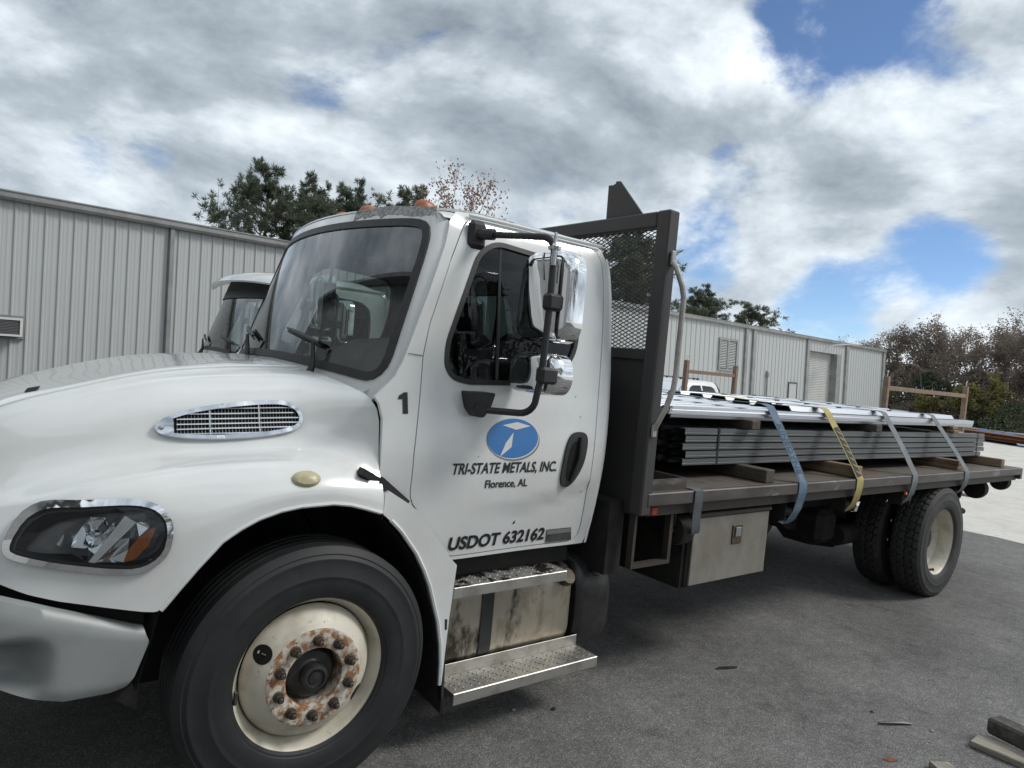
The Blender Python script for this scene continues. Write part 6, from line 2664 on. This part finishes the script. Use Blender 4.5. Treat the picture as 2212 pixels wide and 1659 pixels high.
SV.append(shrub_variant(2, 3.2, 4.4, 4200, .16))
SV.append(shrub_variant(14, 2.2, 4.6, 3600, .16))
shr = [
    (45.2, 14.3, 1.05, 2, 0, 'leaf_green', 'dark green bush behind the crossbar of the right rack'),
    (44.0, 16.2, .95, 1, 60, 'leaf_yellow', 'yellowish bush left of the dark green bush'),
    (43.0, 11.2, 1.15, 1, 130, 'leaf_yellow', 'large yellow-green bush right of the rack post'),
    (42.3, 9.9, 1.05, 0, 200, 'leaf_yellow', 'yellow-green bush at the foot of the trees near the right edge'),
    (42.6, 13.0, .85, 1, 20, 'leaf_yellow', 'low yellow bush behind the right rack post'),
    (42.0, 8.7, .9, 3, 300, 'leaf_green', 'green bush at the right picture edge'),
    (45.5, 18.3, 1.0, 3, 100, 'leaf_brown', 'brown bush beside the building end'),
    (46.4, 12.2, 1.15, 2, 222, 'leaf_brown', 'tall brown bush between the yellow bushes and the trees'),
    (46.8, 16.2, 1.2, 2, 70, 'leaf_brown', 'tall brown bush under the tallest rounded tree'),
    (46.8, 9.6, 1.2, 2, 12, 'leaf_brown', 'tall brown bush under the right edge trees'),
    (44.2, 12.4, .9, 3, 162, 'leaf_brown', 'low brown bush between two yellow bushes'),
    (43.8, 10.4, .9, 3, 33, 'leaf_brown', 'low brown bush behind the yellow-green bush near the right edge'),
    (47.5, 18.8, 1.1, 2, 133, 'leaf_brown', 'brown bush under the thin trees at the building end'),
    (43.6, 14.6, .7, 3, 80, 'leaf_brown', 'low brown bush in front of the dark green bush'),
]
for x, y, k, v, rz, lf, lab in shr:
    plant('bush', SV[v], ('bark_grey', lf), (x, y, -.03), k, rz, lab, 'bush', 'bushes at the edge of the yard', parts=('stem', 'foliage'))
# tree line on the photographer's side of the yard, seen mirrored in glass and chrome
for i, (x, y, k, v, rz, lf) in enumerate(((-9, -19, .95, 0, 0, 'leaf_brown'), (-4.5, -20, 1.05, 1, 40, 'leaf_yellow'), (.5, -19, .95, 2, 80, 'leaf_brown'), (5, -20.5, 1.1, 0, 120, 'leaf_brown'),
                                      (9.5, -19, 1.0, 1, 160, 'leaf_yellow'), (14, -20, 1.05, 2, 200, 'leaf_brown'), (-14, -20, 1.0, 1, 250, 'leaf_brown'))):
    plant('autumn_tree', BV[v], ('bark_grey', lf), (x, y, -.05), k, rz, 'autumn tree behind the photographer, seen only as a reflection in glass and chrome', group='trees mirrored in the truck')

# unseen shed added left of the picture to darken truck fronts and fill reflections
shed = thing('added_shed', 'tall grey metal shed added out of view ahead of the trucks, seen only mirrored in the windshields', 'shed', (-9.0, 0.0, 0))
material('shed_metal', (0.27, 0.275, 0.27), 0.7, col2=(0.22, 0.225, 0.22), nscale=2)
mb = MB()
mb.box((-8, -12, 0), (2.5, 11.5, 6.88))
part('wall', mb, 'shed_metal', shed, smooth=0)
part('roof', MB().prism([(-8.3, 6.9), (2.8, 6.9), (2.8, 7.0), (-2.6, 7.9), (-8.3, 7.0)], -12.3, 11.8, 'y'), 'wall_trim', shed, smooth=0)
part('bay_door', MB().box((2.44, -5.5, 0), (2.56, -1.5, 4.6)), 'rollup', shed, smooth=0)

# ================================================================== stacks far out in the yard
def beam_bundle(x, y, rz, L_, n, m_rows, label, mat, w=.16):
    M = Matrix.Translation((x, y, 0)) @ Matrix.Rotation(rad(rz), 4, 'Z')
    r_ = thing('beam_bundle', label, 'steel beams', (x, y, 0), (0, 0, rad(rz)))
    for j in range(2):
        part('sleeper', MB().box((L_ * (-.35 + .7 * j) - .07, -n * w / 2, 0), (L_ * (-.35 + .7 * j) + .07, n * w / 2, .12)), 'wood_grey', r_, smooth=0)
    for k in range(m_rows):
        for i in range(n):
            m_ = MB()
            y0 = (i - n / 2) * w
            z0 = .12 + k * .15
            m_.prism([(y0 + .005, z0), (y0 + w - .005, z0), (y0 + w - .005, z0 + .025), (y0 + .03, z0 + .025), (y0 + .03, z0 + .125), (y0 + w - .005, z0 + .125), (y0 + w - .005, z0 + .148), (y0 + .005, z0 + .148)], -L_ / 2, L_ / 2, 'x')
            part('beam', m_, mat, r_, smooth=0)
    return r_


beam_bundle(36.4, 7.6, 68, 5.5, 6, 2, 'rust-brown steel beams stacked on the far gravel at the right edge', 'rust_red', .2)
beam_bundle(40.5, 9.4, 75, 6.0, 6, 2, 'pale steel beams stacked behind the blue tarp on the far gravel', 'wall_metal', .2)
mb = MB()
vs = []
r_ = random.Random(6)
nx, ny = 15, 11
for i in range(nx):
    for j in range(ny):
        u, v = i / (nx - 1) - .5, j / (ny - 1) - .5
        e_ = max(abs(u), abs(v)) * 2
        z = .40 * (1 - e_ ** 5) + (.05 * r_.random() if e_ < .98 else 0) + .006
        vs.append((37.6 + u * 1.3 + v * .5, 8.25 + v * 2.6 - u * .3, z))
mb.add(vs, [(i * ny + j, i * ny + j + 1, (i + 1) * ny + j + 1, (i + 1) * ny + j) for i in range(nx - 1) for j in range(ny - 1)])
solo('tarpaulin', mb, 'tarp_blue', 'crumpled blue tarpaulin on the far gravel beside the rust-brown beams', 'tarpaulin')

# ================================================================== small things on the pavement
mb = MB()
M = Matrix.Translation((3.115, -2.80, 0.0)) @ Matrix.Rotation(rad(2), 4, 'Z')
mb.box((-.07, -.55, .002), (.07, .41, .034), bev=.003, M=M)
solo('plank', mb, 'wood_grey', 'pale weathered plank on the asphalt under the dark block', 'plank')
mb = MB()
M = Matrix.Translation((3.215, -2.62, 0.0345)) @ Matrix.Rotation(rad(-12), 4, 'Z')
mb.box((-.055, -.22, 0), (.055, .21, .085), bev=.012, M=M)
solo('wood_block', mb, 'block_dark', 'dark wooden block lying on the pale plank in the lower right corner', 'wood block')
mb = MB()
M = Matrix.Translation((2.58, -2.50, 0.0)) @ Matrix.Rotation(rad(-35), 4, 'Z')
mb.box((-.05, -.22, .002), (.05, .14, .030), bev=.003, M=M)
solo('plank', mb, 'wood_grey', 'short pale board at the bottom edge left of the dark block', 'plank')
mb = MB()
mb.tube([(2.815, -2.035, .010), (2.87, -2.07, .012), (2.93, -2.10, .011), (2.985, -2.135, .008)], [.006, .008, .009, .004], 6)
solo('stick', mb, 'hub_black', 'thin black strip of rubber on the asphalt', 'stick')


def pebble(x, y, r, mat, label, seed):
    q_ = random.Random(seed)
    m_ = MB()
    prof = [(0, r * .7), (r * .6, r * .6), (r, r * .25), (r * .85, 0.0)]
    n = 8
    vs = []
    for a_, z in prof:
        for j in range(n):
            k = q_.uniform(.75, 1.2)
            vs.append((x + a_ * k * math.cos(j * math.pi / 4), y + a_ * k * .8 * math.sin(j * math.pi / 4), z + .001))
    m_.add(vs, [(i * n + j, i * n + (j + 1) % n, (i + 1) * n + (j + 1) % n, (i + 1) * n + j) for i in range(3) for j in range(n)])
    return solo('pebble', m_, mat, label, 'stone', smooth=0)


pebble(1.15, -1.00, .014, 'stone', 'small grey stone on the asphalt under the lower step', 1)
pebble(1.34, -1.09, .017, 'hub_black', 'small dark clod on the asphalt right of the grey stone', 2)
pebble(2.93, -1.95, .012, 'hub_black', 'small dark stone above the black rubber strip', 3)
pebble(3.02, -2.22, .012, 'stone', 'small pale stone right of the black rubber strip', 4)
pebble(2.88, -2.26, .008, 'stone', 'tiny pale stone below the black rubber strip', 5)
mb = MB()
mb.add([(2.47, -2.21, .004), (2.50, -2.225, .012), (2.535, -2.26, .006), (2.50, -2.25, .003), (2.48, -2.24, .002)], [(0, 1, 2, 3, 4)])
solo('fallen_leaf', mb, 'rust_red', 'brown fallen leaf on the asphalt at the bottom edge', 'leaf', smooth=0)
mb = MB()
q_ = random.Random(8)
P = [(2.55, -1.19), (2.60, -1.185), (2.66, -1.205), (2.72, -1.235), (2.70, -1.245), (2.63, -1.225)]
mb.add([(x, y, .003 + q_.uniform(0, .006)) for x, y in P], [tuple(range(6))])
solo('scrap', mb, 'hub_black', 'flattened dark scrap on the asphalt below the toolbox', 'litter', smooth=0)
# loose grit over the pavement near the camera
gm = MB()
q_ = random.Random(21)
for i in range(2600):
    x, y = q_.uniform(.6, 6.5), q_.uniform(-3.1, -.2)
    r = q_.uniform(.0015, .0045) * (1 if q_.random() < .93 else 1.8)
    a_ = q_.uniform(0, 6.28)
    vs = [(x + r * math.cos(a_ + k * 2.09), y + r * math.sin(a_ + k * 2.09), .0006) for k in range(3)] + [(x, y, .0006 + r * .9)]
    gm.add(vs, [(0, 1, 3), (1, 2, 3), (2, 0, 3)])
gr_ = part('loose_grit', gm, 'stone', None, smooth=0, recalc=False)
tag(gr_, 'fine pale grit scattered over the grey asphalt', 'grit', kind='stuff')
